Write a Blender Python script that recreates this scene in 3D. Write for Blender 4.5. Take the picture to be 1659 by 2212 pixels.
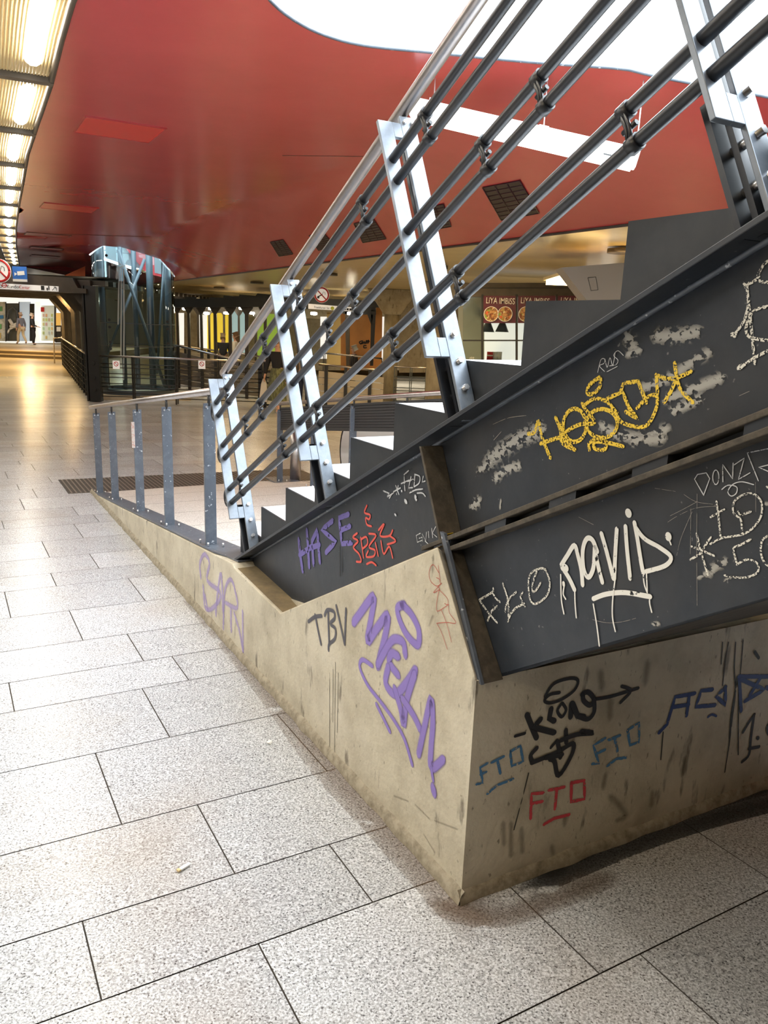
import bpy, bmesh, math, random
from mathutils import Vector, Matrix, noise
from mathutils.geometry import delaunay_2d_cdt
random.seed(7)
for o in list(bpy.data.objects): bpy.data.objects.remove(o)
SC = bpy.context.scene; COL = SC.collection
PI = math.pi
# ------------------------------------------------------------------ camera, sky, exposure
F = 1664.0; CX, CY = 829.5, 1106.0
dn = Vector((570-CX, 7999-CY, F)).normalized(); up = -dn
fw = Vector((0, 0, 1)); YY = (fw-up*fw.dot(up)).normalized(); XX = YY.cross(up)
RM = Matrix((XX, YY, up))                       # world = RM @ (right, down, forward)
CAM = Vector((0, 0, 2.1))
cd = bpy.data.cameras.new('camera'); cam = bpy.data.objects.new('camera', cd); COL.objects.link(cam)
cd.sensor_fit = 'VERTICAL'; cd.sensor_height = 36; cd.sensor_width = 27; cd.lens = 36*F/2212
cd.clip_start = .02; cd.clip_end = 300
m4 = Matrix((( RM[0][0], -RM[0][1], -RM[0][2], 0), (RM[1][0], -RM[1][1], -RM[1][2], 0), (RM[2][0], -RM[2][1], -RM[2][2], 2.1), (0, 0, 0, 1)))
cam.matrix_world = m4; SC.camera = cam
SC.view_settings.view_transform = 'Standard'; SC.view_settings.look = 'None'
SC.view_settings.gamma = 1; SC.view_settings.use_curve_mapping = False
SC.view_settings.exposure = 0.0
wd = bpy.data.worlds.new('sky'); SC.world = wd; wd.use_nodes = True
bg = wd.node_tree.nodes['Background']; bg.inputs[0].default_value = (.84, .93, 1, 1); bg.inputs[1].default_value = 11.5
LAMP_STRIP = 9.0; WARM = (1, .72, .36)
# ------------------------------------------------------------------ geometry of the place
D = Vector((.490, -.8717, 0)).normalized()      # the stair climbs along D
M = Vector((D.y, -D.x, 0))                      # towards the camera side of the stair
P0 = Vector((-.0037, 2.851, 0))
Zv = Vector((0, 0, 1))
def W(u, v, z): return P0+D*u+M*v+Zv*z
def ray(x, y): return (RM @ Vector((x-CX, y-CY, F))).normalized()
def onplane(x, y, p0, n):
    d = ray(x, y); return CAM+d*((p0-CAM).dot(n)/d.dot(n))
def onv(x, y, v): return onplane(x, y, W(0, v, 0), M)
def onu(x, y, u): return onplane(x, y, W(u, 0, 0), D)
def onz(x, y, z): return onplane(x, y, Vector((0, 0, z)), Zv)
def atY(x, y, Y): d = ray(x, y); return CAM+d*(Y/d.y)
def UV(p): q = p-P0; return (q.dot(D), q.dot(M), p.z)
NF = -(RM @ Vector((549-CX, 8955-CY, F))).normalized()
FO = onplane(995, 1945, Vector((-2.99, 7.69, .329)), NF)
A_ = (RM @ Vector((3814-CX, 860-CY, F))).normalized(); A_ = (A_-NF*A_.dot(NF)).normalized(); B_ = NF.cross(A_)
def zfloor(x, y): return max(FO.z-(NF.x*(x-FO.x)+NF.y*(y-FO.y))/NF.z, 0.0)
def onfloor(x, y):
    p = onplane(x, y, FO, NF)
    return p if p.z > 0 else onz(x, y, 0)
def zramp(u): return min(1.0555+.1278*u, .889)
# ------------------------------------------------------------------ materials
def mat(name, col, rough=.5, metal=0, spec=.5, noise_=None, bump=0, bscale=40, coat=0, emis=None, es=0, alpha=None):
    m = bpy.data.materials.new(name); m.use_nodes = True; nt = m.node_tree; b = nt.nodes['Principled BSDF']
    b.inputs['Base Color'].default_value = (*col, 1); b.inputs['Roughness'].default_value = rough
    b.inputs['Metallic'].default_value = metal; b.inputs['Specular IOR Level'].default_value = spec
    b.inputs['Coat Weight'].default_value = coat
    if emis: b.inputs['Emission Color'].default_value = (*emis, 1); b.inputs['Emission Strength'].default_value = es
    tc = nt.nodes.new('ShaderNodeTexCoord')
    if noise_:
        col2, sc, lo, hi = noise_[:4]; st = noise_[4] if len(noise_) > 4 else (1, 1, 1)
        mp = nt.nodes.new('ShaderNodeMapping'); mp.inputs['Scale'].default_value = st
        nt.links.new(tc.outputs['Object'], mp.inputs[0])
        n = nt.nodes.new('ShaderNodeTexNoise'); n.inputs['Scale'].default_value = sc; n.inputs['Detail'].default_value = 6
        n.inputs['Roughness'].default_value = .65
        nt.links.new(mp.outputs[0], n.inputs['Vector'])
        r = nt.nodes.new('ShaderNodeMapRange'); r.inputs[1].default_value = lo; r.inputs[2].default_value = hi
        nt.links.new(n.outputs[0], r.inputs[0])
        mx = nt.nodes.new('ShaderNodeMix'); mx.data_type = 'RGBA'
        mx.inputs[6].default_value = (*col, 1); mx.inputs[7].default_value = (*col2, 1)
        nt.links.new(r.outputs[0], mx.inputs[0]); nt.links.new(mx.outputs[2], b.inputs['Base Color'])
        m['mixnode'] = mx.name
    if bump:
        n2 = nt.nodes.new('ShaderNodeTexNoise'); n2.inputs['Scale'].default_value = bscale; n2.inputs['Detail'].default_value = 4
        nt.links.new(tc.outputs['Object'], n2.inputs['Vector'])
        bp = nt.nodes.new('ShaderNodeBump'); bp.inputs['Strength'].default_value = bump; bp.inputs['Distance'].default_value = .01
        nt.links.new(n2.outputs[0], bp.inputs['Height']); nt.links.new(bp.outputs[0], b.inputs['Normal'])
    return m
def extra(m, col, scale, lo, hi, st=(1, 1, 1), kind='noise', fac=1.0, detail=5, off=(0, 0, 0)):
    """another mottling layer over the base colour"""
    nt = m.node_tree; b = nt.nodes['Principled BSDF']; inp = b.inputs['Base Color']
    tc = nt.nodes.new('ShaderNodeTexCoord'); mp = nt.nodes.new('ShaderNodeMapping'); mp.inputs['Scale'].default_value = st
    mp.inputs['Location'].default_value = off
    nt.links.new(tc.outputs['Object'], mp.inputs[0])
    n = nt.nodes.new('ShaderNodeTexNoise'); n.inputs['Scale'].default_value = scale; n.inputs['Detail'].default_value = detail
    nt.links.new(mp.outputs[0], n.inputs['Vector'])
    r = nt.nodes.new('ShaderNodeMapRange'); r.inputs[1].default_value = lo; r.inputs[2].default_value = hi; r.inputs[4].default_value = fac
    nt.links.new(n.outputs[0], r.inputs[0])
    mx = nt.nodes.new('ShaderNodeMix'); mx.data_type = 'RGBA'
    if inp.is_linked: nt.links.new(inp.links[0].from_socket, mx.inputs[6])
    else: mx.inputs[6].default_value = inp.default_value
    mx.inputs[7].default_value = (*col, 1); nt.links.new(r.outputs[0], mx.inputs[0]); nt.links.new(mx.outputs[2], inp)
    return m
def paintmat(name, col, soft=.25, grain=0, gscale=120, opac=1.0, rough=.6, gst=(1, 1, 1), fall=.35):
    """paint stroke: alpha from the across-coordinate of the ribbon, broken up by grain for chalk / dry marker"""
    m = bpy.data.materials.new(name); m.use_nodes = True; nt = m.node_tree; b = nt.nodes['Principled BSDF']
    b.inputs['Base Color'].default_value = (*col, 1); b.inputs['Roughness'].default_value = rough
    tc = nt.nodes.new('ShaderNodeTexCoord'); sp = nt.nodes.new('ShaderNodeSeparateXYZ'); nt.links.new(tc.outputs['UV'], sp.inputs[0])
    def mth(op, a, bb=None):
        n = nt.nodes.new('ShaderNodeMath'); n.operation = op
        for i, v in enumerate((a, bb)):
            if v is None: continue
            if isinstance(v, (int, float)): n.inputs[i].default_value = v
            else: nt.links.new(v, n.inputs[i])
        return n.outputs[0]
    e = mth('SUBTRACT', 1.0, sp.outputs[0])
    r = nt.nodes.new('ShaderNodeMapRange'); r.inputs[1].default_value = 0; r.inputs[2].default_value = soft; r.interpolation_type = 'SMOOTHSTEP'
    nt.links.new(e, r.inputs[0]); a = r.outputs[0]
    if grain:
        mp = nt.nodes.new('ShaderNodeMapping'); mp.inputs['Scale'].default_value = gst; nt.links.new(tc.outputs['Object'], mp.inputs[0])
        n = nt.nodes.new('ShaderNodeTexNoise'); n.inputs['Scale'].default_value = gscale; n.inputs['Detail'].default_value = 3
        nt.links.new(mp.outputs[0], n.inputs['Vector'])
        t = mth('SUBTRACT', 1.0, a); t = mth('MULTIPLY', t, fall); t = mth('ADD', t, grain)
        g = mth('SUBTRACT', n.outputs[0], t); g = mth('MULTIPLY', g, 18); 
        cl = nt.nodes.new('ShaderNodeClamp'); nt.links.new(g, cl.inputs[0]); a = mth('MULTIPLY', a, cl.outputs[0])
    a = mth('MULTIPLY', a, opac)
    nt.links.new(a, b.inputs['Alpha'])
    return m
def glass(name, col=(.85, .95, .95), rough=.02, tint=.9):
    m = bpy.data.materials.new(name); m.use_nodes = True; nt = m.node_tree; nt.nodes.clear()
    out = nt.nodes.new('ShaderNodeOutputMaterial'); t = nt.nodes.new('ShaderNodeBsdfTransparent'); g = nt.nodes.new('ShaderNodeBsdfGlossy')
    t.inputs[0].default_value = (col[0]*tint, col[1]*tint, col[2]*tint, 1); g.inputs['Roughness'].default_value = rough
    fr = nt.nodes.new('ShaderNodeFresnel'); fr.inputs[0].default_value = 1.5; mx = nt.nodes.new('ShaderNodeMixShader')
    nt.links.new(fr.outputs[0], mx.inputs[0]); nt.links.new(t.outputs[0], mx.inputs[1]); nt.links.new(g.outputs[0], mx.inputs[2])
    nt.links.new(mx.outputs[0], out.inputs[0]); return m
MT = {}
MT['tile'] = mat('granite_tile', (.335, .345, .36), .26, noise_=((.72, .75, .785), 150, .42, .60))
extra(MT['tile'], (.075, .075, .08), 170, .56, .66, off=(3, 1, 2)); extra(MT['tile'], (.34, .27, .19), 1.3, .52, .75, fac=.35)
MT["grout"] = mat("grout", (.10, .09, .08), .9)
MT['conc'] = mat('cast_concrete', (.57, .52, .40), .6, noise_=((.40, .355, .26), 5, .42, .70), bump=.25, bscale=60)
extra(MT['conc'], (.68, .63, .52), 2.6, .52, .75, fac=.6, off=(5, 1, 0))
extra(MT['conc'], (.12, .10, .075), 16, .63, .70, st=(1, 1, .28), fac=.75, off=(1, 7, 2))
extra(MT['conc'], (.16, .14, .10), 60, .66, .72, st=(1, 1, .5), fac=.7, off=(2, 3, 9))
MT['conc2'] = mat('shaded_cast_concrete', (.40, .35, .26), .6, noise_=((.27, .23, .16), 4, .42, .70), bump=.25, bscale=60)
MT['conc2'].name = 'shaded_stained_concrete'  # darker copy of the cast concrete, shade put into its colour, plus streaks
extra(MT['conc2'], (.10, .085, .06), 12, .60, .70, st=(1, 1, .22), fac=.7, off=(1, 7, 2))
MT['steel_dark'] = mat('dark_painted_steel', (.017, .023, .033), .42, noise_=((.030, .036, .046), 9, .4, .7), bump=.06, bscale=30)
extra(MT['steel_dark'], (.25, .25, .24), 70, .70, .74, fac=.6); extra(MT['steel_dark'], (.040, .036, .031), 3, .5, .75, fac=.5, off=(4, 2, 1))
MT['steel_dirty'] = mat('dusty_dark_steel', (.050, .042, .031), .7, noise_=((.12, .10, .072), 25, .4, .8), bump=.2, bscale=90)
MT['steel_grey'] = mat('grey_painted_steel', (.085, .10, .125), .36, noise_=((.13, .15, .18), 14, .45, .75))
extra(MT['steel_grey'], (.55, .58, .62), 55, .66, .70, fac=.8)
MT['plate'] = mat('brushed_grey_plate', (.155, .18, .215), .32, .2, noise_=((.21, .235, .27), 22, .4, .7))
MT['rod'] = mat('dark_rod_paint', (.013, .015, .020), .36, 0, noise_=((.030, .028, .026), 18, .5, .8))
MT['stainless'] = mat('stainless_steel', (.50, .47, .46), .33, 1, noise_=((.42, .39, .38), 25, .4, .7))
MT['bolt'] = mat('zinc_bolt', (.65, .65, .66), .3, .9)
MT['red'] = mat('red_ceiling_paint', (.56, .062, .068), .21, noise_=((.50, .054, .058), 1.2, .35, .7), bump=.05, bscale=2.2)
MT['red_hatch'] = mat('red_hatch_paint', (.70, .035, .030), .3)
MT['dark_grille'] = mat('dark_grille', (.018, .006, .010), .5)
MT['cream'] = mat('cream_soffit', (.62, .50, .26), .28, noise_=((.54, .42, .22), 2, .4, .7), bump=.04, bscale=3)
MT['black'] = mat('black_steel', (.018, .018, .018), .45)
MT['blacksat'] = mat('black_bronze', (.075, .060, .045), .4, noise_=((.05, .04, .03), 4, .4, .7))
MT['white'] = mat('white_paint', (.80, .80, .78), .4)
MT['signwhite'] = mat('sign_white', (.82, .80, .76), .4, emis=(1, .95, .88), es=.35)
MT['signred'] = mat('sign_red', (.62, .03, .03), .4)
MT['signblue'] = mat('sign_blue', (.04, .16, .55), .4)
MT['signblack'] = mat('sign_black', (.03, .03, .03), .5)
MT['signyellow'] = mat('sign_yellow_green', (.62, .72, .10), .5)
MT['tube'] = mat('lit_tube', (1, 1, 1), .5, emis=(1, .93, .80), es=34)
MT['louver'] = mat('ribbed_diffuser', (.62, .48, .24), .45, emis=(1, .74, .34), es=.16)
MT['spotglow'] = mat('spot_lamp_glow', (1, 1, 1), .5, emis=(1, .88, .66), es=40)
MT['lightbody'] = mat('white_batten', (.9, .9, .9), .4, emis=(.98, .99, 1), es=.9)
MT['glass'] = glass('lift_glass', (.80, .94, .95), .02, .93)
MT['shopglass'] = glass('shop_glass', (.93, .97, .95), .03, .97)
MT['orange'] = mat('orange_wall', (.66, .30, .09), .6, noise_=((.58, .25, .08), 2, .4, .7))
MT['yellow'] = mat('yellow_wall', (.85, .62, .06), .6, emis=(1, .70, .06), es=.55)  # coloured gallery walls get their own emission to look brighter
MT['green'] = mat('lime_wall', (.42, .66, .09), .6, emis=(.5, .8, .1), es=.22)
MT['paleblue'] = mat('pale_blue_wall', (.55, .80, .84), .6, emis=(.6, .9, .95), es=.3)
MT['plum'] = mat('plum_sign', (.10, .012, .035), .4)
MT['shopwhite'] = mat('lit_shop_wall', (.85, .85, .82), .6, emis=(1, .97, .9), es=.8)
MT['parapet'] = mat('grey_parapet', (.24, .22, .18), .6, noise_=((.17, .15, .12), 3, .4, .7))
MT['bluegrey'] = mat('blue_grey_post', (.075, .095, .115), .4)
MT['rubber'] = mat('black_rubber', (.012, .012, .012), .6)
# ------------------------------------------------------------------ mesh helpers
def link(name, bm, m, parent=None, smooth=False, bevel=0):
    me = bpy.data.meshes.new(name); bm.normal_update(); bm.to_mesh(me); bm.free()
    if m is not None:
        for mm in (m if isinstance(m, (list, tuple)) else [m]): me.materials.append(mm)
    if smooth:
        for p in me.polygons: p.use_smooth = True
    o = bpy.data.objects.new(name, me); COL.objects.link(o)
    if parent is not None: par(o, parent)
    if bevel:
        b = o.modifiers.new('bevel', 'BEVEL'); b.width = bevel; b.segments = 2; b.limit_method = 'ANGLE'
    return o
def par(o, p):
    o.parent = p; o.matrix_parent_inverse = p.matrix_basis.inverted()
def tag(o, label, cat, group=None, kind=None):
    o['label'] = label; o['category'] = cat
    if group: o['group'] = group
    if kind: o['kind'] = kind
    return o
def thing(name, label, cat, loc, group=None):
    o = bpy.data.objects.new(name, None); COL.objects.link(o); o.location = loc; o.empty_display_size = .1
    return tag(o, label, cat, group)
def struct(name, bm, m, label=None, cat=None, **k):
    o = link(name, bm, m, **k); o['kind'] = 'structure'
    if label: o['label'] = label
    if cat: o['category'] = cat
    return o
def hexa(bm, pts, mi=0):
    """8 points: bottom 4 (loop), top 4 (loop)"""
    v = [bm.verts.new(p) for p in pts]
    fs = [(3, 2, 1, 0), (4, 5, 6, 7), (0, 1, 5, 4), (1, 2, 6, 5), (2, 3, 7, 6), (3, 0, 4, 7)]
    for f in fs: bm.faces.new([v[i] for i in f]).material_index = mi
def boxU(bm, u0, u1, v0, v1, z0, z1, mi=0):
    hexa(bm, [W(u0, v0, z0), W(u1, v0, z0), W(u1, v1, z0), W(u0, v1, z0), W(u0, v0, z1), W(u1, v0, z1), W(u1, v1, z1), W(u0, v1, z1)], mi)
def box(bm, c, ax, ay, az, mi=0):
    """centre and half-extent vectors"""
    c, ax, ay, az = map(Vector, (c, ax, ay, az))
    hexa(bm, [c-ax-ay-az, c+ax-ay-az, c+ax+ay-az, c-ax+ay-az, c-ax-ay+az, c+ax-ay+az, c+ax+ay+az, c-ax+ay+az], mi)
def prism(bm, pts, ext, mi=0):
    """polygon points extruded by vector ext"""
    a = [bm.verts.new(p) for p in pts]; b = [bm.verts.new(Vector(p)+ext) for p in pts]; n = len(pts)
    bm.faces.new(a).material_index = mi; bm.faces.new(b[::-1]).material_index = mi
    for i in range(n): bm.faces.new([a[i], b[i], b[(i+1) % n], a[(i+1) % n]]).material_index = mi
def tube(bm, pts, r, n=10, cap=True, mi=0):
    pts = [Vector(p) for p in pts]; rings = []; rs = r if isinstance(r, (list, tuple)) else [r]*len(pts)
    t0 = (pts[1]-pts[0]).normalized(); ref = Vector((0, 0, 1)) if abs(t0.z) < .9 else Vector((1, 0, 0))
    nx = t0.cross(ref).normalized()
    for i, p in enumerate(pts):
        if i == 0: t = pts[1]-pts[0]
        elif i == len(pts)-1: t = pts[-1]-pts[-2]
        else: t = (pts[i+1]-p).normalized()+(p-pts[i-1]).normalized()
        t.normalize(); nx = (nx-t*nx.dot(t)).normalized(); ny = t.cross(nx)
        rings.append([bm.verts.new(p+(nx*math.cos(2*PI*k/n)+ny*math.sin(2*PI*k/n))*rs[i]) for k in range(n)])
    for a, b in zip(rings, rings[1:]):
        for k in range(n):
            f = bm.faces.new([a[k], a[(k+1) % n], b[(k+1) % n], b[k]]); f.smooth = True; f.material_index = mi
    if cap: bm.faces.new(rings[0][::-1]).material_index = mi; bm.faces.new(rings[-1]).material_index = mi
def disc(bm, c, nrm, r, th, n=20, mi=0):
    nrm = Vector(nrm).normalized(); tube(bm, [Vector(c), Vector(c)+nrm*th], r, n, mi=mi)
def NB(): return bmesh.new()
def quad(bm, pts, mi=0): f = bm.faces.new([bm.verts.new(p) for p in pts]); f.material_index = mi; return f
def text_obj(name, s, origin, right, upv, size, m, parent=None, depth=.002, shear=0, bold=0, fit=None):
    cu = bpy.data.curves.new(name, 'FONT'); cu.body = s; cu.size = 1; cu.extrude = 0; cu.offset = bold; cu.shear = shear
    t = bpy.data.objects.new(name, cu); COL.objects.link(t); bpy.context.view_layer.update()
    me = bpy.data.meshes.new_from_object(t); bpy.data.objects.remove(t)
    right = Vector(right).normalized(); upv = Vector(upv).normalized(); nn = right.cross(upv)
    xs = [v.co.x for v in me.vertices] or [0, 1]; w = max(xs)-min(xs); x0 = min(xs)
    sx = fit/w if fit else size
    for v in me.vertices:
        v.co = Vector(origin)+right*((v.co.x-x0)*sx)+upv*(v.co.y*size)
    me.materials.clear(); me.materials.append(m); me.name = name
    o = bpy.data.objects.new(name, me); COL.objects.link(o)
    if parent is not None: par(o, parent)
    sd = o.modifiers.new('t', 'SOLIDIFY'); sd.thickness = depth; sd.offset = 0
    return o
# ------------------------------------------------------------------ floor
def phases():
    """row boundaries along B (30/40/50 cm courses) with the joint phase of each"""
    known = [(-1.19, -.88, .05), (-.88, -.385, .31), (-.385, .108, .165), (.108, .401, -.23), (.401, .797, -.54), (.797, 1.30, -.05), (1.30, 1.797, -.507),
             (1.797, 2.11, -.293), (2.11, 2.51, -.431), (2.51, 3.02, -.654), (3.02, 3.53, -.22), (3.53, 3.84, -.661), (3.84, 4.25, -.351),
             (4.25, 4.75, -.621), (4.75, 5.275, -.317), (5.275, 5.6, -.848), (5.6, 6.01, -.231), (6.01, 6.55, -.633)]
    rows = list(known); b = 6.55; ws = [.51, .31, .41, .51]; k = 0
    while b < 27: w = ws[k % 4]; rows.append((b, b+w, random.uniform(-.7, 0))); b += w; k += 1
    b = -1.19; k = 0
    while b > -9: w = ws[(k+1) % 4]; rows.append((b-w, b, random.uniform(-.7, 0))); b -= w; k += 1
    return rows
bm = NB(); lay = bm.loops.layers.uv.new('uv'); g = .0022
CL = bm.loops.layers.color.new('tone')
def fl(a, b, dz=0):
    p = FO+A_*a+B_*b
    return Vector((p.x, p.y, zfloor(p.x, p.y)+dz))
L = .74
for (b0, b1, ph) in phases():
    far = b0 > 12
    step = L if not far else L*2
    a = ph-math.ceil((ph+ (9 if far else 7))/L)*L
    amax = 24 if b0 > 6 else 5
    while a < amax:
        a1 = a+step
        gg = g*(1+max(0, b0)*.08)
        vs = [fl(a+gg, b0+gg), fl(a1-gg, b0+gg), fl(a1-gg, b1-gg), fl(a+gg, b1-gg)]
        vv = [bm.verts.new(p) for p in vs]; f = bm.faces.new(vv); t = .5+random.uniform(-.5, .5)
        for l in f.loops: l[CL] = (t, t, t, 1)
        a = a1
fo = struct('floor', bm, MT['tile'], 'speckled grey granite slab floor sloping gently away from the camera', 'floor')
# slab-to-slab tone
nt = MT['tile'].node_tree; b = nt.nodes['Principled BSDF']; vc = nt.nodes.new('ShaderNodeVertexColor'); vc.layer_name = 'tone'
hs = nt.nodes.new('ShaderNodeHueSaturation'); mr = nt.nodes.new('ShaderNodeMapRange'); mr.inputs[3].default_value = .90; mr.inputs[4].default_value = 1.10
nt.links.new(vc.outputs[0], mr.inputs[0]); nt.links.new(b.inputs['Base Color'].links[0].from_socket, hs.inputs['Color'])
nt.links.new(mr.outputs[0], hs.inputs['Value']); nt.links.new(hs.outputs[0], b.inputs['Base Color'])
def sheet(bm, a0, a1, b0, b1, dz, st=1.0):
    na = max(1, int((a1-a0)/st)); nb = max(1, int((b1-b0)/st))
    gr = [[bm.verts.new(fl(a0+(a1-a0)*i/na, b0+(b1-b0)*j/nb, dz)) for j in range(nb+1)] for i in range(na+1)]
    for i in range(na):
        for j in range(nb): bm.faces.new([gr[i][j], gr[i+1][j], gr[i+1][j+1], gr[i][j+1]])
bm = NB(); sheet(bm, -9, 24, -9, 27, -.006, .75)
struct('floor_joints', bm, MT['grout'], 'dark joints between the granite floor slabs', 'floor')
# distant floor: plain smooth slabs beyond the plaza
MT['farfloor'] = mat('far_floor', (.52, .45, .33), .30, noise_=((.46, .40, .30), 3, .4, .7))
bm = NB()
sheet(bm, -30, 40, 26.9, 60, -.001, 2); sheet(bm, -30, -8.2, -9, 26.9, -.001, 2); sheet(bm, 23, 40, -9, 26.9, -.001, 2)
struct('floor_far', bm, MT['farfloor'], 'pale polished floor far along the passage', 'floor')
# ------------------------------------------------------------------ ramp platform of the stair foot
bm = NB()
us = [-5.75, -4.6, -3.4, -2.2, -1.303, -.3, .9]
VB = -1.95
for a, b in zip(us, us[1:]):
    quad(bm, [W(a, VB, zramp(a)), W(b, VB, zramp(b)), W(b, .10, zramp(b)), W(a, .10, zramp(a))])
MT['ramp'] = mat('pale_granite_ramp', (.50, .47, .42), .5, noise_=((.74, .72, .68), 90, .42, .6)); extra(MT['ramp'], (.22, .20, .17), 110, .57, .66, off=(3, 1, 2))
rp = struct('floor_ramp', bm, MT['ramp'], 'pale granite ramp rising to the foot of the stair', 'ramp')
# joints on the ramp
bm = NB()
for u in (-5.0, -4.2, -3.4, -2.6, -1.8):
    hexa(bm, [W(u, VB, zramp(u)-.004), W(u+.005, VB, zramp(u)-.004), W(u+.005, .1, zramp(u)-.004), W(u, .1, zramp(u)-.004), W(u, VB, zramp(u)+.0006), W(u+.005, VB, zramp(u)+.0006), W(u+.005, .1, zramp(u)+.0006), W(u, .1, zramp(u)+.0006)])
struct('floor_ramp_joint', bm, MT['grout'])
# drain grating
bm = NB(); gz = lambda u, v: zfloor(*W(u, v, 0).xy)
for (v0, v1) in ((-2.4, .46),):
    n = 64
    for i in range(n):
        v = v0+(v1-v0)*i/n; w_ = .016
        hexa(bm, [W(-6.57, v, gz(-6.57, v)-.01), W(-5.72, v, gz(-5.72, v)-.01), W(-5.72, v+w_, gz(-5.72, v)-.01), W(-6.57, v+w_, gz(-6.57, v)-.01),
                  W(-6.57, v, gz(-6.57, v)+.004), W(-5.72, v, gz(-5.72, v)+.004), W(-5.72, v+w_, gz(-5.72, v)+.004), W(-6.57, v+w_, gz(-6.57, v)+.004)])
    for i in range(18):
        u = -6.57+.85*i/17; w_ = .008
        hexa(bm, [W(u, v0, gz(u, v0)-.01), W(u+w_, v0, gz(u, v0)-.01), W(u+w_, v1, gz(u, v1)-.01), W(u, v1, gz(u, v1)-.01), W(u, v0, gz(u, v0)+.004), W(u+w_, v0, gz(u, v0)+.004), W(u+w_, v1, gz(u, v1)+.004), W(u, v1, gz(u, v1)+.004)])
MT['grate'] = mat('dark_grate', (.12, .10, .08), .55)
dg = link('drain_grating', bm, MT['grate']); tag(dg, 'dark ribbed drain grating across the floor at the ramp foot', 'grating')
bm = NB(); quad(bm, [W(-6.57, -2.4, gz(-6.57, -2.4)+.0015), W(-5.72, -2.4, gz(-5.72, -2.4)+.0015), W(-5.72, .46, gz(-5.72, .46)+.0015), W(-6.57, .46, gz(-6.57, .46)+.0015)])
link('pan', bm, MT['rubber'], dg)
# ------------------------------------------------------------------ concrete base block
VF = .233; UF = .96
def ztop_wall(u): return 1.0555+.1278*u+.0
bm = NB()
zb = lambda u, v: zfloor(*W(u, v, 0).xy)-.02
prof = [(-5.72, None), (-1.10, None), (-1.09, .893), (-.463, .875), (.737, 1.501), (UF-.001, 1.187)]
def wall_seg(u0, z0, u1, z1, va, vb):
    hexa(bm, [W(u0, va, zb(u0, va)), W(u1, va, zb(u1, va)), W(u1, vb, zb(u1, vb)), W(u0, vb, zb(u0, vb)), W(u0, va, z0), W(u1, va, z1), W(u1, vb, z1), W(u0, vb, z0)])
P = [(-5.72, .328), (-4.5, 1.0505-.1278*4.5), (-3.2, 1.0505-.1278*3.2), (-2.1, 1.0505-.1278*2.1), (-1.12, 1.0505-.1278*1.12), (-1.09, .893), (-.463, .875), (.737, 1.501), (UF, 1.187)]
# front face built as one outline so the surface is continuous
def outline_block(v_out, v_in):
    top_o = [bm.verts.new(W(u, v_out, z)) for u, z in P]; bot_o = [bm.verts.new(W(u, v_out, zb(u, v_out))) for u, z in P]
    top_i = [bm.verts.new(W(u-(.05 if i > len(P)-3 else 0), v_in, z-(.10 if i > len(P)-3 else 0))) for i, (u, z) in enumerate(P)]; bot_i = [bm.verts.new(W(u, v_in, zb(u, v_in))) for u, z in P]
    for i in range(len(P)-1):
        bm.faces.new([bot_o[i], bot_o[i+1], top_o[i+1], top_o[i]]); bm.faces.new([top_o[i], top_o[i+1], top_i[i+1], top_i[i]])
        bm.faces.new([top_i[i], top_i[i+1], bot_i[i+1], bot_i[i]])
    bm.faces.new([bot_o[-1], bot_i[-1], top_i[-1], top_o[-1]]); bm.faces.new([bot_o[0], top_o[0], top_i[0], bot_i[0]])
outline_block(VF, .10)
cw = link('concrete_wall', bm, MT['conc'], bevel=.006); tag(cw, 'beige concrete wedge wall with graffiti carrying the foot of the steel stair', 'concrete wall')
bm = NB()
hexa(bm, [W(-1.0, -2.6, zb(-1, -2.6)), W(UF+.0015, -2.6, zb(UF, -2.6)), W(UF+.0015, .234, zb(UF, .234)), W(-1.0, .105, zb(-1, .105)), W(-1.0, -2.6, .8), W(UF+.0015, -2.6, 1.15), W(UF+.0015, .234, 1.187), W(-1.0, .105, .8)])
cf = link('front_face', bm, MT['conc'], cw)
MT['ledge'] = mat('shaded_ledge', (.22, .165, .085), .8, noise_=((.12, .09, .05), 9, .4, .7))  # brown shade below the flange, put into the ledge colour
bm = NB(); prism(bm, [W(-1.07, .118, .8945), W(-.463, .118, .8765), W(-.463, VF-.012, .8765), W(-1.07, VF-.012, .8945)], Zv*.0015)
prism(bm, [W(-.455, .128, .881), W(.72, .128, 1.494), W(.72, VF-.02, 1.494), W(-.455, VF-.02, .881)], Zv*.0015); link('ledge_shade', bm, MT['ledge'], cw)
# chipped mortar skirting along both feet
bm = NB()
def skirt(p_of, n_out, s0, s1, n):
    prev = None
    for i in range(n+1):
        s = s0+(s1-s0)*i/n; p = p_of(s); j = noise.noise(Vector((s*9, 3, 1)))*.010; z = zfloor(p.x, p.y)
        a = p.copy(); a.z = z+.040+j; b = p+n_out*(.010+j*.5); b.z = z+.030+j; c = p+n_out*(.018+j*.8); c.z = z+.004; d_ = p+n_out*(.019+j); d_.z = z-.01
        cur = [bm.verts.new(q) for q in (a, b, c, d_)]
        if prev:
            for k in range(3): bm.faces.new([prev[k], cur[k], cur[k+1], prev[k+1]]).smooth = True
        prev = cur
skirt(lambda s: W(s, VF, 0), M, -5.7, UF+.015, 170); skirt(lambda s: W(UF, s, 0), D, VF+.015, -2.6, 110)
link('mortar_skirting', bm, mat('dirty_mortar', (.36, .32, .24), .8, noise_=((.17, .145, .10), 30, .4, .7)), cw)
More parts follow.
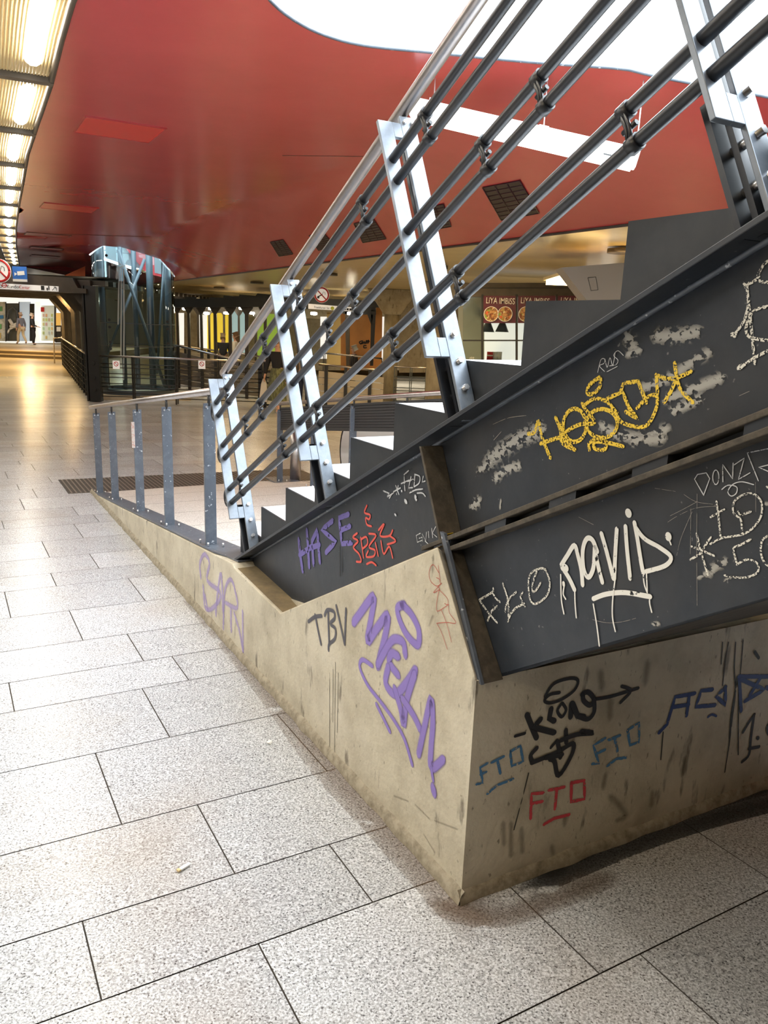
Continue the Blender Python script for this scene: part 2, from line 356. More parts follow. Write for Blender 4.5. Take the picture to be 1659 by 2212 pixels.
# ------------------------------------------------------------------ steel staircase
st = thing('steel_staircase', 'dark painted steel staircase with graffiti climbing from its concrete base', 'staircase', W(0, 0, .889))
UE = 5.2
VSAW = .11; VW1 = .125; VW2 = .150; VO = .2; WT = 1.505; SL = .5
bev = lambda u, w: w+SL*u
uvz = lambda u, v, w: W(u, v, w+SL*u)          # w is height above the inclined line through u=0
def inc_box(bm, u0, u1, v0, v1, w0, w1, mi=0):
    hexa(bm, [uvz(u0, v0, w0), uvz(u1, v0, w0), uvz(u1, v1, w0), uvz(u0, v1, w0), uvz(u0, v0, w1), uvz(u1, v0, w1), uvz(u1, v1, w1), uvz(u0, v1, w1)], mi)
def perp_pt(u0, w0, s, v):
    """s metres down, square to the slope, from the inclined point (u0,w0)"""
    k = 1/math.sqrt(1+SL*SL); z = bev(u0, w0)
    return W(u0+SL*k*s, v, z-k*s)
bm = NB()
# top flange with pointed foot
prism(bm, [W(-1.235, VO, bev(-1.235, WT)), W(UE, VO, bev(UE, WT)), W(UE, .03, bev(UE, WT)), W(-1.35, .03, bev(-1.35, WT))], Vector((0, 0, -.014)))
fl_top = link('top_flange', bm, MT['steel_dark'], st, bevel=.002)
# bottom flange position of the upper beam
WB1 = 1.165
def w_of(p): u, v, z = UV(p); return z-SL*u
pA = onv(945, 1166, .2); pB = onv(1659, 880, .2); WB1 = (w_of(pA)+w_of(pB))/2
pC = onv(953, 1190, .2); pD = onv(1659, 915, .2); WB2 = (w_of(pC)+w_of(pD))/2
bm = NB()
prism(bm, [uvz(-1.5, VW1, WT-.01), uvz(UE, VW1, WT-.01), uvz(UE, VW1, WB1), uvz(.55, VW1, WB1), W(.55, VW1, 1.2), W(-.46, VW1, .80), W(-1.35, VW1, .80)], M*-.012)
web1 = link('upper_web', bm, MT['steel_dark'], st)
bm = NB(); inc_box(bm, .60, UE, .03, VO, WB1-.014, WB1); link('middle_flange', bm, MT['steel_dirty'], st, bevel=.002)
bm = NB(); inc_box(bm, .60, UE, .03, VO, WB2-.014, WB2); link('lower_beam_flange', bm, MT['steel_dirty'], st, bevel=.002)
bm = NB(); u = .66
while u < UE-.2:
    bm = NB(); inc_box(bm, u, u+.085, .1, VO-.006, WB2, WB1-.014); link('packing_plate', bm, MT['steel_dark'], st); u += .24
bm = NB(); inc_box(bm, .60, UE, .04, VO-.05, WB2, WB1-.014); link('packing_core', bm, MT['black'], st)
# lower web: bottom edge line from the photo
q1 = onv(1075, 1457, VW2); q2 = onv(1659, 1290, VW2)
w1, w2 = w_of(q1), w_of(q2); u1, u2 = UV(q1)[0], UV(q2)[0]
WL = (w1+w2)/2
zlow = lambda u: q1.z+(q2.z-q1.z)/(u2-u1)*(u-u1) if u < 2.2 else q1.z+(q2.z-q1.z)/(u2-u1)*(2.2-u1)+.5*(u-2.2)
eL1 = UV(onv(953, 1192, .2)); eL2 = UV(onv(1036, 1473, .218))
bm = NB()
prism(bm, [W(eL1[0], VW2, bev(eL1[0], WB2-.01)), uvz(UE, VW2, WB2-.01), W(UE, VW2, zlow(UE)), W(2.2, VW2, zlow(2.2)), uvz(u1, VW2, w1), W(eL2[0], VW2, eL2[2]+.0)], M*-.012)
web2 = link('lower_web', bm, MT['steel_dark'], st)
# underside plate of the flight
bm = NB()
for ua, ub in ((u1, 2.2), (2.2, UE)):
    hexa(bm, [W(ua, VW2-.012, zlow(ua)), W(ub, VW2-.012, zlow(ub)), W(ub, -1.62, zlow(ub)), W(ua, -1.62, zlow(ua)), W(ua, VW2-.012, zlow(ua)+.012), W(ub, VW2-.012, zlow(ub)+.012), W(ub, -1.62, zlow(ub)+.012), W(ua, -1.62, zlow(ua)+.012)])
link('underside_plate', bm, mat('grimy_underside', (.042, .034, .024), .8, noise_=((.09, .075, .055), 12, .45, .75)), st)
# end stiffeners
s0 = UV(onv(905, 955, VO)); s1 = UV(onv(947, 1166, VO))
bm = NB()
prism(bm, [W(s0[0], VO, s0[2]-.012), W(s1[0], VO, s1[2]), W(s1[0]+.003, VW1, s1[2]), W(s0[0]+.003, VW1, s0[2]-.012)], D*.012)
link('upper_stiffener', bm, MT['steel_dirty'], st, bevel=.002)
bm = NB()
prism(bm, [W(eL1[0], VO+.004, eL1[2]+.035), W(eL2[0], .222, eL2[2]), W(eL2[0], VW2, eL2[2]), W(eL1[0], VW2, eL1[2]+.035)], D*.016)
link('lower_stiffener', bm, MT['steel_dirty'], st, bevel=.002)
bm = NB()   # front edge strip of the lower stiffener, cleaner grey
prism(bm, [W(eL1[0]-.004, VO+.006, eL1[2]+.06), W(eL2[0]-.004, .225, eL2[2]), W(eL2[0]-.004, .215, eL2[2]), W(eL1[0]-.004, VO-.004, eL1[2]+.06)], D*.022)
link('stiffener_edge', bm, MT['steel_grey'], st)
# weld fillet under the top flange
bm = NB(); tube(bm, [uvz(-1.2, VW1+.004, WT-.018), uvz(UE, VW1+.004, WT-.018)], .007, 6); link('weld_seam', bm, MT['steel_grey'], st)
# sawtooth cheeks and treads
NS = 21
un = lambda n: -1.6791+.3215*n
zn = lambda n: .8888+.1607*n
MT['cheek'] = mat('slate_cheek', (.020, .023, .027), .5, noise_=((.033, .035, .037), 8, .4, .7))
for vv in (VSAW, -1.60):
    bm = NB()
    for n in range(1, NS+1):
        lo = WT-.002
        a = un(n); b = un(n+1)
        z0 = max(bev(a, lo), .80); z1 = max(bev(b, lo), .80)
        prism(bm, [W(a, vv, z0), W(b, vv, z1), W(b, vv, zn(n)), W(a, vv, zn(n))], M*-.008)
    link('stair_cheek', bm, MT['cheek'], st)
MT['tread'] = mat('pale_stone_tread', (.66, .68, .70), .5, noise_=((.78, .79, .80), 60, .4, .6))
for n in range(1, NS+1):
    bm = NB(); boxU(bm, un(n), un(n+1), -1.592, VSAW-.008, zn(n)-.03, zn(n)-.001)
    link('tread', bm, MT['tread'], st, bevel=.002)
bm = NB()
for n in range(1, NS+1): boxU(bm, un(n)+.002, un(n)+.012, -1.592, VSAW-.008, zn(n-1)-.0, zn(n)-.03)
link('risers', bm, MT['steel_dark'], st)
bm = NB(); inc_box(bm, -1.0, UE, -1.62, -1.608, WL+.35, WT+.06); link('far_web', bm, MT['steel_dark'], st)
# ------------------------------------------------------------------ stair railing
sr = thing('stair_railing', 'grey steel stair railing of hooked plates and six dark rods beside the flight', 'railing', W(-1.05, .14, 1.0))
kN = 1/math.sqrt(1+SL*SL); SD = (D+Zv*SL).normalized(); SN = (Zv-D*SL).normalized()
def LP(U0, w, v): u = U0-.4*(w-1.505); return W(u, v, w+SL*u)
legs = [-1.053, -.165, .713, 1.585, 2.46, 3.34, 4.22]
VL0, VL1, VC0, VC1 = .112, .165, .195, .243
RODS = [2.387, 2.309, 2.130, 2.055, 1.874, 1.796]
for U0 in legs:
    bm = NB(); th = SD*.012
    out = [(1.500, VL0), (1.500, VL1), (1.700, VL1), (1.700, VC1), (2.530, VC1), (2.530, VL1), (2.560, VL1), (2.560, VL0)]
    # C shape with a cut-out: leg strip + top bar + bottom bar + outer bar
    def strip(w0, w1, v0, v1):
        hexa(bm, [LP(U0, w0, v0), LP(U0, w0, v0)+th, LP(U0, w0, v1)+th, LP(U0, w0, v1), LP(U0, w1, v0), LP(U0, w1, v0)+th, LP(U0, w1, v1)+th, LP(U0, w1, v1)])
    strip(1.49, 2.56, VL0, VL1); lp = link('leg_plate', bm, MT['plate'], sr, bevel=.002)
    bm = NB(); strip(1.700, 2.530, VC0, VC1); strip(1.700, 1.765, VL1, VC0); strip(2.475, 2.530, VL1, VC0)
    link('hook_plate', bm, MT['plate'], sr, bevel=.0015)
    bm = NB()
    for (w0, w1, v0, v1, off) in ((1.49, 2.49, VL0+.004, VL1-.010, -.030), (1.49, 1.79, VL0+.002, VL1+.012, -.052)):
        o_ = SD*off
        hexa(bm, [LP(U0, w0, v0)+o_, LP(U0, w0, v0)+o_+th, LP(U0, w0, v1)+o_+th, LP(U0, w0, v1)+o_, LP(U0, w1, v0)+o_, LP(U0, w1, v0)+o_+th, LP(U0, w1, v1)+o_+th, LP(U0, w1, v1)+o_])
    link('backing_plate', bm, MT['rod'], sr)
    for w in (1.775, 1.685, 1.595):
        bm = NB(); disc(bm, LP(U0, w, .139)+SD*-.06, SD, .009, .086, 6); link('bolt', bm, MT['bolt'], sr)
    for v in (.126, .152):
        bm = NB(); disc(bm, LP(U0, 2.535, v)+SD*.008, SD, .006, .012, 8); link('bolt', bm, MT['bolt'], sr)
    bm = NB(); tube(bm, [LP(U0, 2.53, .14), LP(U0, 2.585, .14)], .008, 8); link('rail_stem', bm, MT['rod'], sr)
for i, w in enumerate(RODS):
    bm = NB(); u0 = legs[0]-.4*(w-1.505)-.035
    tube(bm, [uvz(u0, .219, w), uvz(UE, .219, w)], .0138, 12, cap=True)
    link('rod', bm, MT['rod'], sr)
for i in range(3):
    wa, wb = RODS[2*i], RODS[2*i+1]; ua = legs[0]-.4*(wa-1.505)-.035; ub = legs[0]-.4*(wb-1.505)-.035
    A1 = uvz(ua, .219, wa); B1 = uvz(ub, .219, wb); c = (A1+B1)/2; r = (A1-B1).length/2; e1 = (A1-B1).normalized()
    bm = NB(); tube(bm, [c+e1*r*math.cos(t*PI/12)-SD*(r*.9)*math.sin(t*PI/12) for t in range(13)], .0138, 10); link('rod_bend', bm, MT['rod'], sr)
for U0 in legs:
    for (i, offs) in ((0, (.18, .70)), (1, (.355, .55)), (2, (.17, .72))):
        for of in offs:
            pts = []
            for w in (RODS[2*i], RODS[2*i+1]):
                u = U0+of-.4*(w-1.505); pts.append(uvz(u, .219, w))
            bm = NB()
            for p in pts: tube(bm, [p-SD*.013, p+SD*.013], .0175, 12)
            a, b = pts; mid = (a+b)/2
            for s in (-1, 1):
                tube(bm, [a+SD*.004*s+M*.012, mid+SD*.004*s+M*.006, b+SD*.004*s+M*.012], .0045, 6)
            tube(bm, [mid-SD*.018, mid+SD*.018], .006, 6)
            link('rod_clip', bm, MT['rod'], sr)
bm = NB(); h0 = -1.53
tube(bm, [uvz(h0, .14, 2.592), uvz(UE, .14, 2.592)], .0205, 16); link('handrail', bm, MT['stainless'], sr)
# ------------------------------------------------------------------ ramp railings
def ramp_rail(name, label, v, us_, hr, u_start, u_end, panels=False):
    t = thing(name, label, 'railing', W(us_[0], v, zramp(us_[0])))
    h0_ = .878
    bm = NB(); tube(bm, [W(u_start, v, zramp(u_start)+h0_), W(u_end, v, min(1.0555+.1278*u_end, 9)+h0_)], .020, 14); link('handrail', bm, MT['stainless'], t)
    for u in us_:
        z = 1.0555+.1278*u
        bm = NB(); boxU(bm, u-.006, u+.006, v-.032, v+.032, z, z+.815); boxU(bm, u-.022, u-.006, v-.030, v-.018, z, z+.79); boxU(bm, u-.022, u-.006, v+.018, v+.030, z, z+.79)
        link('post', bm, MT['steel_grey'], t, bevel=.0015)
        bm = NB(); tube(bm, [W(u, v, z+.80), W(u, v, z+.865)], .009, 8); link('rail_stem', bm, MT['black'], t)
        for dv in (-.016, .016):
            bm = NB(); disc(bm, W(u+.005, v+dv, z+.795), D, .006, .007, 8); link('bolt', bm, MT['bolt'], t)
        for du, dv in ((.06, .035), (.13, -.03), (-.10, .035)):
            zz = 1.0555+.1278*(u+du)+.008
            bm = NB(); tube(bm, [W(u+du, v+dv, zz), W(u+du, v+dv, zz+.022)], .006, 8); link('anchor_bolt', bm, MT['bolt'], t)
    return t
rr = ramp_rail('ramp_railing', 'blue-grey post railing along the concrete edge left of the stair foot', .17, [-1.70, -2.68, -3.63, -4.74, -5.61], 0, -5.95, -1.53)
bm = NB()
prism(bm, [W(-5.72, VF-.004, zramp(-5.72)+.001), W(-1.45, VF-.004, 1.0555-.1278*1.45+.001), W(-1.30, VF-.03, .885), W(-1.12, VF-.03, .91), W(-1.12, .06, .91), W(-1.45, .06, 1.0555-.1278*1.45+.001), W(-5.72, .10, zramp(-5.72)+.001)], Zv*.008)
link('base_strip', bm, MT['steel_grey'], rr, bevel=.001)
bm = NB(); box(bm, W(-3.58, .17, 1.0555-.1278*3.58+.62)+M*.045, M*.012, D*.002, Zv*.10); link('sticker', bm, mat('faded_sticker', (.48, .43, .40), .6, noise_=((.42, .22, .18), 60, .5, .65)), rr)
fr = ramp_rail('ramp_railing', 'railing with black perforated infill panels on the far side of the ramp', -1.75, [-5.53, -4.60, -3.73, -2.80, -1.9], 0, -5.7, -1.0)
MT['perf'] = mat('perforated_black_panel', (.03, .03, .032), .5)
for a, b in ((-5.50, -4.64), (-4.57, -3.76), (-3.70, -2.83), (-2.77, -1.93)):
    bm = NB(); n = 9
    for i in range(n):
        z0 = .60+.215*i/n
        hexa(bm, [W(a, -1.757, 1.0555+.1278*a+z0), W(b, -1.757, 1.0555+.1278*b+z0), W(b, -1.745, 1.0555+.1278*b+z0), W(a, -1.745, 1.0555+.1278*a+z0), W(a, -1.757, 1.0555+.1278*a+z0+.017), W(b, -1.757, 1.0555+.1278*b+z0+.017), W(b, -1.745, 1.0555+.1278*b+z0+.017), W(a, -1.745, 1.0555+.1278*a+z0+.017)])
    for j in range(40):
        u = a+(b-a)*j/39; z = 1.0555+.1278*u
        boxU(bm, u-.004, u+.004, -1.755, -1.747, z+.60, z+.815)
    for z0 in (.585, .815):
        hexa(bm, [W(a, -1.76, 1.0555+.1278*a+z0), W(b, -1.76, 1.0555+.1278*b+z0), W(b, -1.742, 1.0555+.1278*b+z0), W(a, -1.742, 1.0555+.1278*a+z0), W(a, -1.76, 1.0555+.1278*a+z0+.02), W(b, -1.76, 1.0555+.1278*b+z0+.02), W(b, -1.742, 1.0555+.1278*b+z0+.02), W(a, -1.742, 1.0555+.1278*a+z0+.02)])
    link('infill_panel', bm, MT['perf'], fr)
bm = NB(); boxU(bm, -5.75, -5.2, -1.95, -1.66, zramp(-5.5)-.0, zramp(-5.5)+.012); link('foot_plate', bm, MT['steel_grey'], fr)
# bollard
bo = thing('steel_bollard', 'shiny stainless bollard tube on the floor behind the ramp railing', 'bollard', W(-5.55, -1.93, zramp(-5.55)))
bm = NB(); tube(bm, [W(-5.56, -1.95, .30), W(-5.56, -1.95, .30+.62)], .062, 24); link('post', bm, MT['stainless'], bo)
bm = NB(); tube(bm, [W(-5.56, -1.95, .295), W(-5.56, -1.95, .312)], .10, 24); link('base_ring', bm, MT['steel_grey'], bo)
# escalator newel
en = thing('escalator_newel', 'rounded escalator end with white skirt and black rubber handrail beyond the ramp', 'escalator', W(-4.7, -2.3, .30))
bm = NB(); c = W(-4.56, -2.25, .79); pts = [c-D*.42*math.sin(t*PI/16)+Zv*.42*math.cos(t*PI/16) for t in range(17)]
tube(bm, [W(-1.6, -2.25, 1.50)]+pts+[W(-1.6, -2.25, .66)], .026, 10); link('rubber_handrail', bm, MT['rubber'], en)
bm = NB(); pp = [c-D*.39*math.sin(t*PI/16)+Zv*.39*math.cos(t*PI/16) for t in range(17)]
prism(bm, pp+[W(-1.6, -2.25, .69), W(-1.6, -2.25, 1.47)], M*.03); link('balustrade', bm, mat('pale_enamel', (.8, .8, .76), .35), en)
bm = NB(); hexa(bm, [W(-4.7, -2.45, .2), W(-1.2, -2.45, .2), W(-1.2, -2.1, .2), W(-4.7, -2.1, .2), W(-4.7, -2.45, .42), W(-1.2, -2.45, .74), W(-1.2, -2.1, .74), W(-4.7, -2.1, .42)]); link('plinth', bm, MT['steel_grey'], en)
# ------------------------------------------------------------------ ceiling
LC = atY(292, 700, 21.0); LC = Vector((LC.x, LC.y, 0)); LR = 1.03; HR = 1.06     # lift centre
def sstep(a, b, x): t = max(0, min(1, (x-a)/(b-a))); return t*t*(3-2*t)
def zceil(p):
    u, v, _ = UV(Vector((p[0], p[1], 0)))
    z = 3.6-.5*max(0, min(1, (-2.15-v)/2.05))
    dx = Vector((p[0], p[1], 0))-LC; r = dx.length
    if r < 3.2 and r > .01:
        c = dx.dot(D)/r; z += .38*max(0, c)**1.5*(1-sstep(1.2, 3.1, r))*max(0, min(1, (v+4.2)/.9))
    return z
EDGE = [(-12.5, 26.9), (-8.709, 18.66), (-6.833, 14.69), (-5.343, 11.63), (-4.524, 9.975), (-3.559, 8.014), (-2.878, 6.711), (-2.334, 5.677), (-1.886, 4.78), (-1.616, 4.254)]
EDGE += [tuple(W(u, .72, 0).xy) for u in (-.2, 1.5, 3, 5, 7, 9)]
def densify(pl, step):
    out = []
    for a, b in zip(pl, pl[1:]):
        a = Vector(a); b = Vector(b); n = max(1, int((b-a).length/step))
        out += [a.lerp(b, i/n) for i in range(n)]
    out.append(Vector(pl[-1])); return out
HOLE = [(2.75, 4.72), (2.055, 4.82), (1.438, 4.93), (1.022, 4.918), (.615, 4.869), (.189, 4.793), (-.172, 4.729), (-.369, 4.624), (-.522, 4.444), (-.635, 4.164), (-.68, 3.75), (-.6, 3.25), (-.35, 2.7), (.05, 2.05)]
HOLE += [tuple(W(u, .27, 0).xy) for u in (1.6, 2.4, 3.4, 4.1)]+[tuple(W(4.4, -.6, 0).xy)]+[tuple(W(u, -1.65, 0).xy) for u in (4.1, 3.2, 2.2)]+[(2.7, 1.9), (3.3, 2.9), (3.3, 4.1)]
def crom(pl, k=4, closed=True):
    out = []; n = len(pl)
    for i in range(n if closed else n-1):
        g_ = lambda j: Vector(pl[j % n]) if closed else Vector(pl[max(0, min(n-1, j))])
        p0, p1, p2, p3 = g_(i-1), g_(i), g_(i+1), g_(i+2)
        for s in range(k):
            t = s/k; out.append(.5*((2*p1)+(p2-p0)*t+(2*p0-5*p1+4*p2-p3)*t*t+(3*p1-p0-3*p2+p3)*t**3))
    if not closed: out.append(Vector(pl[-1]))
    return out
hole = crom(HOLE, 4); edge = densify(EDGE, .8)
ring = [Vector((LC.x+HR*math.cos(2*PI*i/40), LC.y+HR*math.sin(2*PI*i/40))) for i in range(40)]
rightb = [Vector(W(9-35.5*i/60, -4.2, 0).xy) for i in range(61)]
outer = edge+rightb
pts = list(outer); segs = [(i, (i+1) % len(outer)) for i in range(len(outer))]
b0 = len(pts); pts += hole; segs += [(b0+i, b0+(i+1) % len(hole)) for i in range(len(hole))]
b1 = len(pts); pts += ring; segs += [(b1+i, b1+(i+1) % len(ring)) for i in range(len(ring))]
def inside(p, poly):
    c = False; n = len(poly)
    for i in range(n):
        a, b = poly[i], poly[(i+1) % n]
        if (a.y > p.y) != (b.y > p.y) and p.x < (b.x-a.x)*(p.y-a.y)/(b.y-a.y)+a.x: c = not c
    return c
for i in range(64):
    for v in (.2, -.6, -1.4, -2.0, -2.15, -2.3, -2.8, -3.3, -3.8):
        q = Vector(W(9-.55*i, v, 0).xy)
        if inside(q, outer) and not inside(q, hole) and (q-LC.xy).length > HR+.1: pts.append(q)
for rr_ in (1.45, 1.7, 2.1, 2.6):
    for i in range(28):
        q = Vector((LC.x+rr_*math.cos(2*PI*i/28), LC.y+rr_*math.sin(2*PI*i/28)))
        if inside(q, outer): pts.append(q)
vo, eo, fo_, *_ = delaunay_2d_cdt(pts, segs, [], 0, 1e-4)
bm = NB(); vv = [bm.verts.new((p.x, p.y, zceil(p))) for p in vo]
for f in fo_:
    c = sum((vo[i] for i in f), Vector((0, 0)))/len(f)
    if inside(c, outer) and not inside(c, hole) and not inside(c, ring):
        fc = bm.faces.new([vv[i] for i in f]); fc.smooth = True
        fc.normal_update()
        if fc.normal.z > 0: fc.normal_flip()
struct('ceiling', bm, MT['red'], 'glossy red curved ceiling around the daylight opening', 'ceiling')
# rim of the opening
bm = NB()
def band(bm, loop, z0f, z1f, closed=True, smooth=True):
    a = [bm.verts.new((p.x, p.y, z0f(p))) for p in loop]; b = [bm.verts.new((p.x, p.y, z1f(p))) for p in loop]; n = len(loop)
    for i in range(n if closed else n-1):
        f = bm.faces.new([a[i], a[(i+1) % n], b[(i+1) % n], b[i]]); f.smooth = smooth
band(bm, hole, lambda p: zceil(p)-.006, lambda p: zceil(p)+.35)
struct('trim_1', bm, MT['white'])
bm = NB(); tube(bm, [Vector((p.x, p.y, zceil(p)-.004)) for p in hole+[hole[0]]], .009, 6); struct('trim_2', bm, MT['steel_grey'])
# fascia edge bead and cream soffit
bm = NB(); tube(bm, [W(9, -4.2, 3.095), W(-26.5, -4.2, 3.095)], .018, 6); struct('trim_3', bm, MT['blacksat'])
bm = NB(); quad(bm, [W(9, -4.2, 3.1), W(9, -24, 3.1), W(-30, -24, 3.1), W(-30, -4.2, 3.1)]); struct('ceiling_soffit', bm, MT['cream'], 'cream lower soffit behind the red fascia', 'ceiling')
# ceiling left of the lamp strip, and around the far end
edgeN = []
for i, p in enumerate(edge):
    t = (edge[min(i+1, len(edge)-1)]-edge[max(i-1, 0)]).normalized(); edgeN.append(Vector((t.y, -t.x)) if Vector((t.y, -t.x)).dot(M.xy) > 0 else Vector((-t.y, t.x)))
SWd = .37
left1 = [p+n*SWd for p, n in zip(edge, edgeN)]
bm = NB()
for i in range(len(edge)-1):
    a, b = left1[i], left1[i+1]; c = b+M.xy*4; d = a+M.xy*4
    quad(bm, [(a.x, a.y, 3.58), (b.x, b.y, 3.58), (c.x, c.y, 3.58), (d.x, d.y, 3.58)])
quad(bm, [(-12.4, 26.5, 3.62), (-30, 26.5, 3.62), (-30, 60, 3.62), (20, 60, 3.62), (-5, 26.5, 3.62)])
struct('ceiling_side', bm, MT['cream'], 'cream ceiling beyond the lamp strip', 'ceiling')
# lamp strip
def rail_along(off, z, r, name, m):
    bm = NB(); tube(bm, [Vector((p.x+n.x*off, p.y+n.y*off, z)) for p, n in zip(edge, edgeN)], r, 6); return link(name, bm, m)
ls = thing('lamp_trough', 'long yellow ribbed lamp trough with dark frame curving along the ceiling edge', 'light', (edge[10].x, edge[10].y, 3.6))
for off in (.012, SWd-.015):
    o = rail_along(off, 3.585, .020, 'frame_rail', MT['blacksat']); par(o, ls)
arc = [0]
for a, b in zip(edge, edge[1:]): arc.append(arc[-1]+(b-a).length)
def at_arc(s):
    for i in range(len(edge)-1):
        if arc[i+1] >= s or i == len(edge)-2:
            t = (s-arc[i])/(arc[i+1]-arc[i]); p = edge[i].lerp(edge[i+1], t); n = edgeN[i].lerp(edgeN[i+1], t); return p, n.normalized()
s_ref = None
for i, p in enumerate(edge):
    if abs(p.y-5.677) < .01: s_ref = arc[i]
bays = []; s = s_ref+.10
while s > .5: bays.append(s); s -= 1.72
bays = bays[::-1]; s = s_ref+.10+1.72
while s < arc[-1]-.3: bays.append(s); s += 1.72
for k, s in enumerate(bays):
    p, n = at_arc(s); t = Vector((n.y, -n.x))
    bm = NB(); box(bm, (p.x+n.x*SWd/2, p.y+n.y*SWd/2, 3.585), (n.x*SWd/2, n.y*SWd/2, 0), (t.x*.04, t.y*.04, 0), (0, 0, .02)); link('cross_bar', bm, MT['blacksat'], ls)
    if k+1 < len(bays):
        s2 = bays[k+1]; bm = NB(); nr = 16
        for j in range(nr):
            o_ = .03+(SWd-.06)*(j+.5)/nr
            pl = []
            for q in range(5):
                pp, nn = at_arc(s+.05+(s2-s-.1)*q/4); pl.append(Vector((pp.x+nn.x*o_, pp.y+nn.y*o_, 3.604)))
            tube(bm, pl, .0085, 5)
        link('ribbed_diffuser', bm, MT['louver'], ls)
        lw = .085; pl = []; rr2 = []
        for q in range(11):
            pp, nn = at_arc(s+.25+(s2-s-.42)*q/10); pl.append(Vector((pp.x+nn.x*.135, pp.y+nn.y*.135, 3.615))); e = min(q, 10-q)/1.5; rr2.append(.058*math.sqrt(max(.02, 1-(1-min(1, e))**2)))
        if pl[5].y > .3: bm = NB(); tube(bm, pl, rr2, 10); link('lamp_tube', bm, MT['tube'], ls)
bm = NB()
for i in range(len(edge)-1):
    a, b = edge[i], edge[i+1]; c, d = left1[i+1], left1[i]
    quad(bm, [(a.x, a.y, 3.66), (b.x, b.y, 3.66), (c.x, c.y, 3.66), (d.x, d.y, 3.66)])
    quad(bm, [(a.x, a.y, 3.6), (b.x, b.y, 3.6), (b.x, b.y, 3.66), (a.x, a.y, 3.66)])
link('trough_pan', bm, mat('trough_pan', (.20, .13, .05), .6), ls)
# enclosing walls (never seen directly, keep daylight to the opening)
MT['wallgen'] = mat('beige_wall', (.22, .19, .15), .7)
def wallq(name, pts): bm = NB(); quad(bm, pts); struct(name, bm, MT['wallgen'])
wallq('wall_left', [W(10, 4.6, -.5), W(-60, 4.6, -.5), W(-60, 4.6, 3.8), W(10, 4.6, 3.8)])
wallq('wall_back', [W(9, 5, -.5), W(9, -24, -.5), W(9, -24, 3.8), W(9, 5, 3.8)])
wallq('wall_right', [W(9, -21, -.5), W(-50, -21, -.5), W(-50, -21, 3.8), W(9, -21, 3.8)])
# red service hatches
for i, (x, y, w_, l_) in enumerate(((258, 281, .62, .62), (149, 449, .72, .62), (103, 508, .80, .6), (100, 537, .7, .6), (97, 554, .7, .6))):
    p = onz(x, y, 3.597); bm = NB(); box(bm, p, D*l_/2, M*w_/2, Zv*.004)
    h = link('ceiling_hatch', bm, MT['red_hatch'] if i < 2 else MT['red'])
    tag(h, ['bright red flat hatch in the ceiling nearest the lamp trough end', 'smaller looking red hatch in the ceiling, second along from the viewer', 'thin hatch outline in the golden lit ceiling, third along', 'narrow slot-like hatch fourth along the far ceiling', 'farthest narrow hatch in the far golden ceiling'][i], 'hatch', 'ceiling hatches')
    bm = NB()
    for s_ in (-1, 1):
        box(bm, p+D*s_*l_/2, D*.006, M*w_/2, Zv*.007); box(bm, p+M*s_*w_/2, M*.006, D*l_/2, Zv*.007)
    link('frame', bm, MT['blacksat'] if i > 1 else MT['red'], h)
# seams in the ceiling
bm = NB()
for y_ in (8.5, 15.5):
    a = onz(50, 505 if y_ > 10 else 300, 3.598); 
a = onz(40, 503, 3.599); b = onz(340, 512, 3.599); tube(bm, [a, b], .006, 4)
a = onz(610, 336, 3.599); b = onz(800, 338, 3.599); tube(bm, [a, b], .002, 4)
struct('trim_4', bm, MT['blacksat'])
# vent grilles on the sloping fascia
fn = (Zv*(-1)+M*(.5/2.05)).normalized()
fp = W(0, -3.2, 3.6-.5*(1.05/2.05))
for i, cr in enumerate((((584, 522), (612, 517), (633, 548), (603, 553)), ((668, 508), (700, 502), (724, 532), (688, 540)), ((765, 482), (808, 473), (834, 515), (784, 523)), ((905, 450), (958, 440), (975, 488), (925, 497)), ((1043, 404), (1123, 389), (1165, 459), (1083, 474)))):
    q = [onplane(x, y, fp, fn) for x, y in cr]; bm = NB(); prism(bm, [p+fn*.006 for p in q], -fn*.02)
    vg = link('vent_grille', bm, MT['dark_grille'])
    tag(vg, ['leftmost dark vent grille in the red fascia, farthest away', 'second dark vent grille from the left in the red fascia', 'third dark vent grille, seen between the upper rods', 'fourth dark vent grille, just behind the tall leg plate', 'largest and nearest dark vent grille, below the hanging light'][i], 'vent', 'vent grilles in the fascia')
    bm = NB()
    for k in range(9):
        t = k/8; a = q[0].lerp(q[3], t)+fn*.008; b = q[1].lerp(q[2], t)+fn*.008; tube(bm, [a, b], .005, 4)
    for k in range(4):
        t = k/3; a = q[0].lerp(q[1], t)+fn*.009; b = q[3].lerp(q[2], t)+fn*.009; tube(bm, [a, b], .006, 4)
    link('slats', bm, mat('grille_slat', (.05, .012, .018), .5), vg)
# hanging batten light
r1 = onz(940, 168, 3.6); r2 = onz(1183, 168, 3.6); r3 = onz(1392, 158, 3.6)
def below(r, y, x):   # height on the vertical through r that is seen at pixel row y
    d = ray(x, y); t = r.y/d.y; return 2.1+d.z*t
z1 = below(r1, 222, 940); z3 = below(r3, 322, 1382)
ta = Vector((r1.x, r1.y, z1)); tb = Vector((r3.x, r3.y, z3)); ax = (tb-ta); 
a0 = ta-ax*.10; b0_ = tb+ax*.02; axn = ax.normalized(); side = axn.cross(Zv).normalized(); upn = side.cross(axn)
hl = thing('hanging_light', 'long white batten light hanging on thin rods below the opening', 'light', (a0+b0_)/2)
bm = NB(); box(bm, (a0+b0_)/2-upn*.055, (b0_-a0)/2, side*.045, upn*.055); link('body', bm, MT['lightbody'], hl, bevel=.006)
bm = NB(); box(bm, (a0+b0_)/2-upn*.115, (b0_-a0)/2*.97, side*.035, upn*.008); link('diffuser', bm, mat('batten_diffuser', (1, 1, 1), .4, emis=(1, 1, 1), es=1.6), hl)
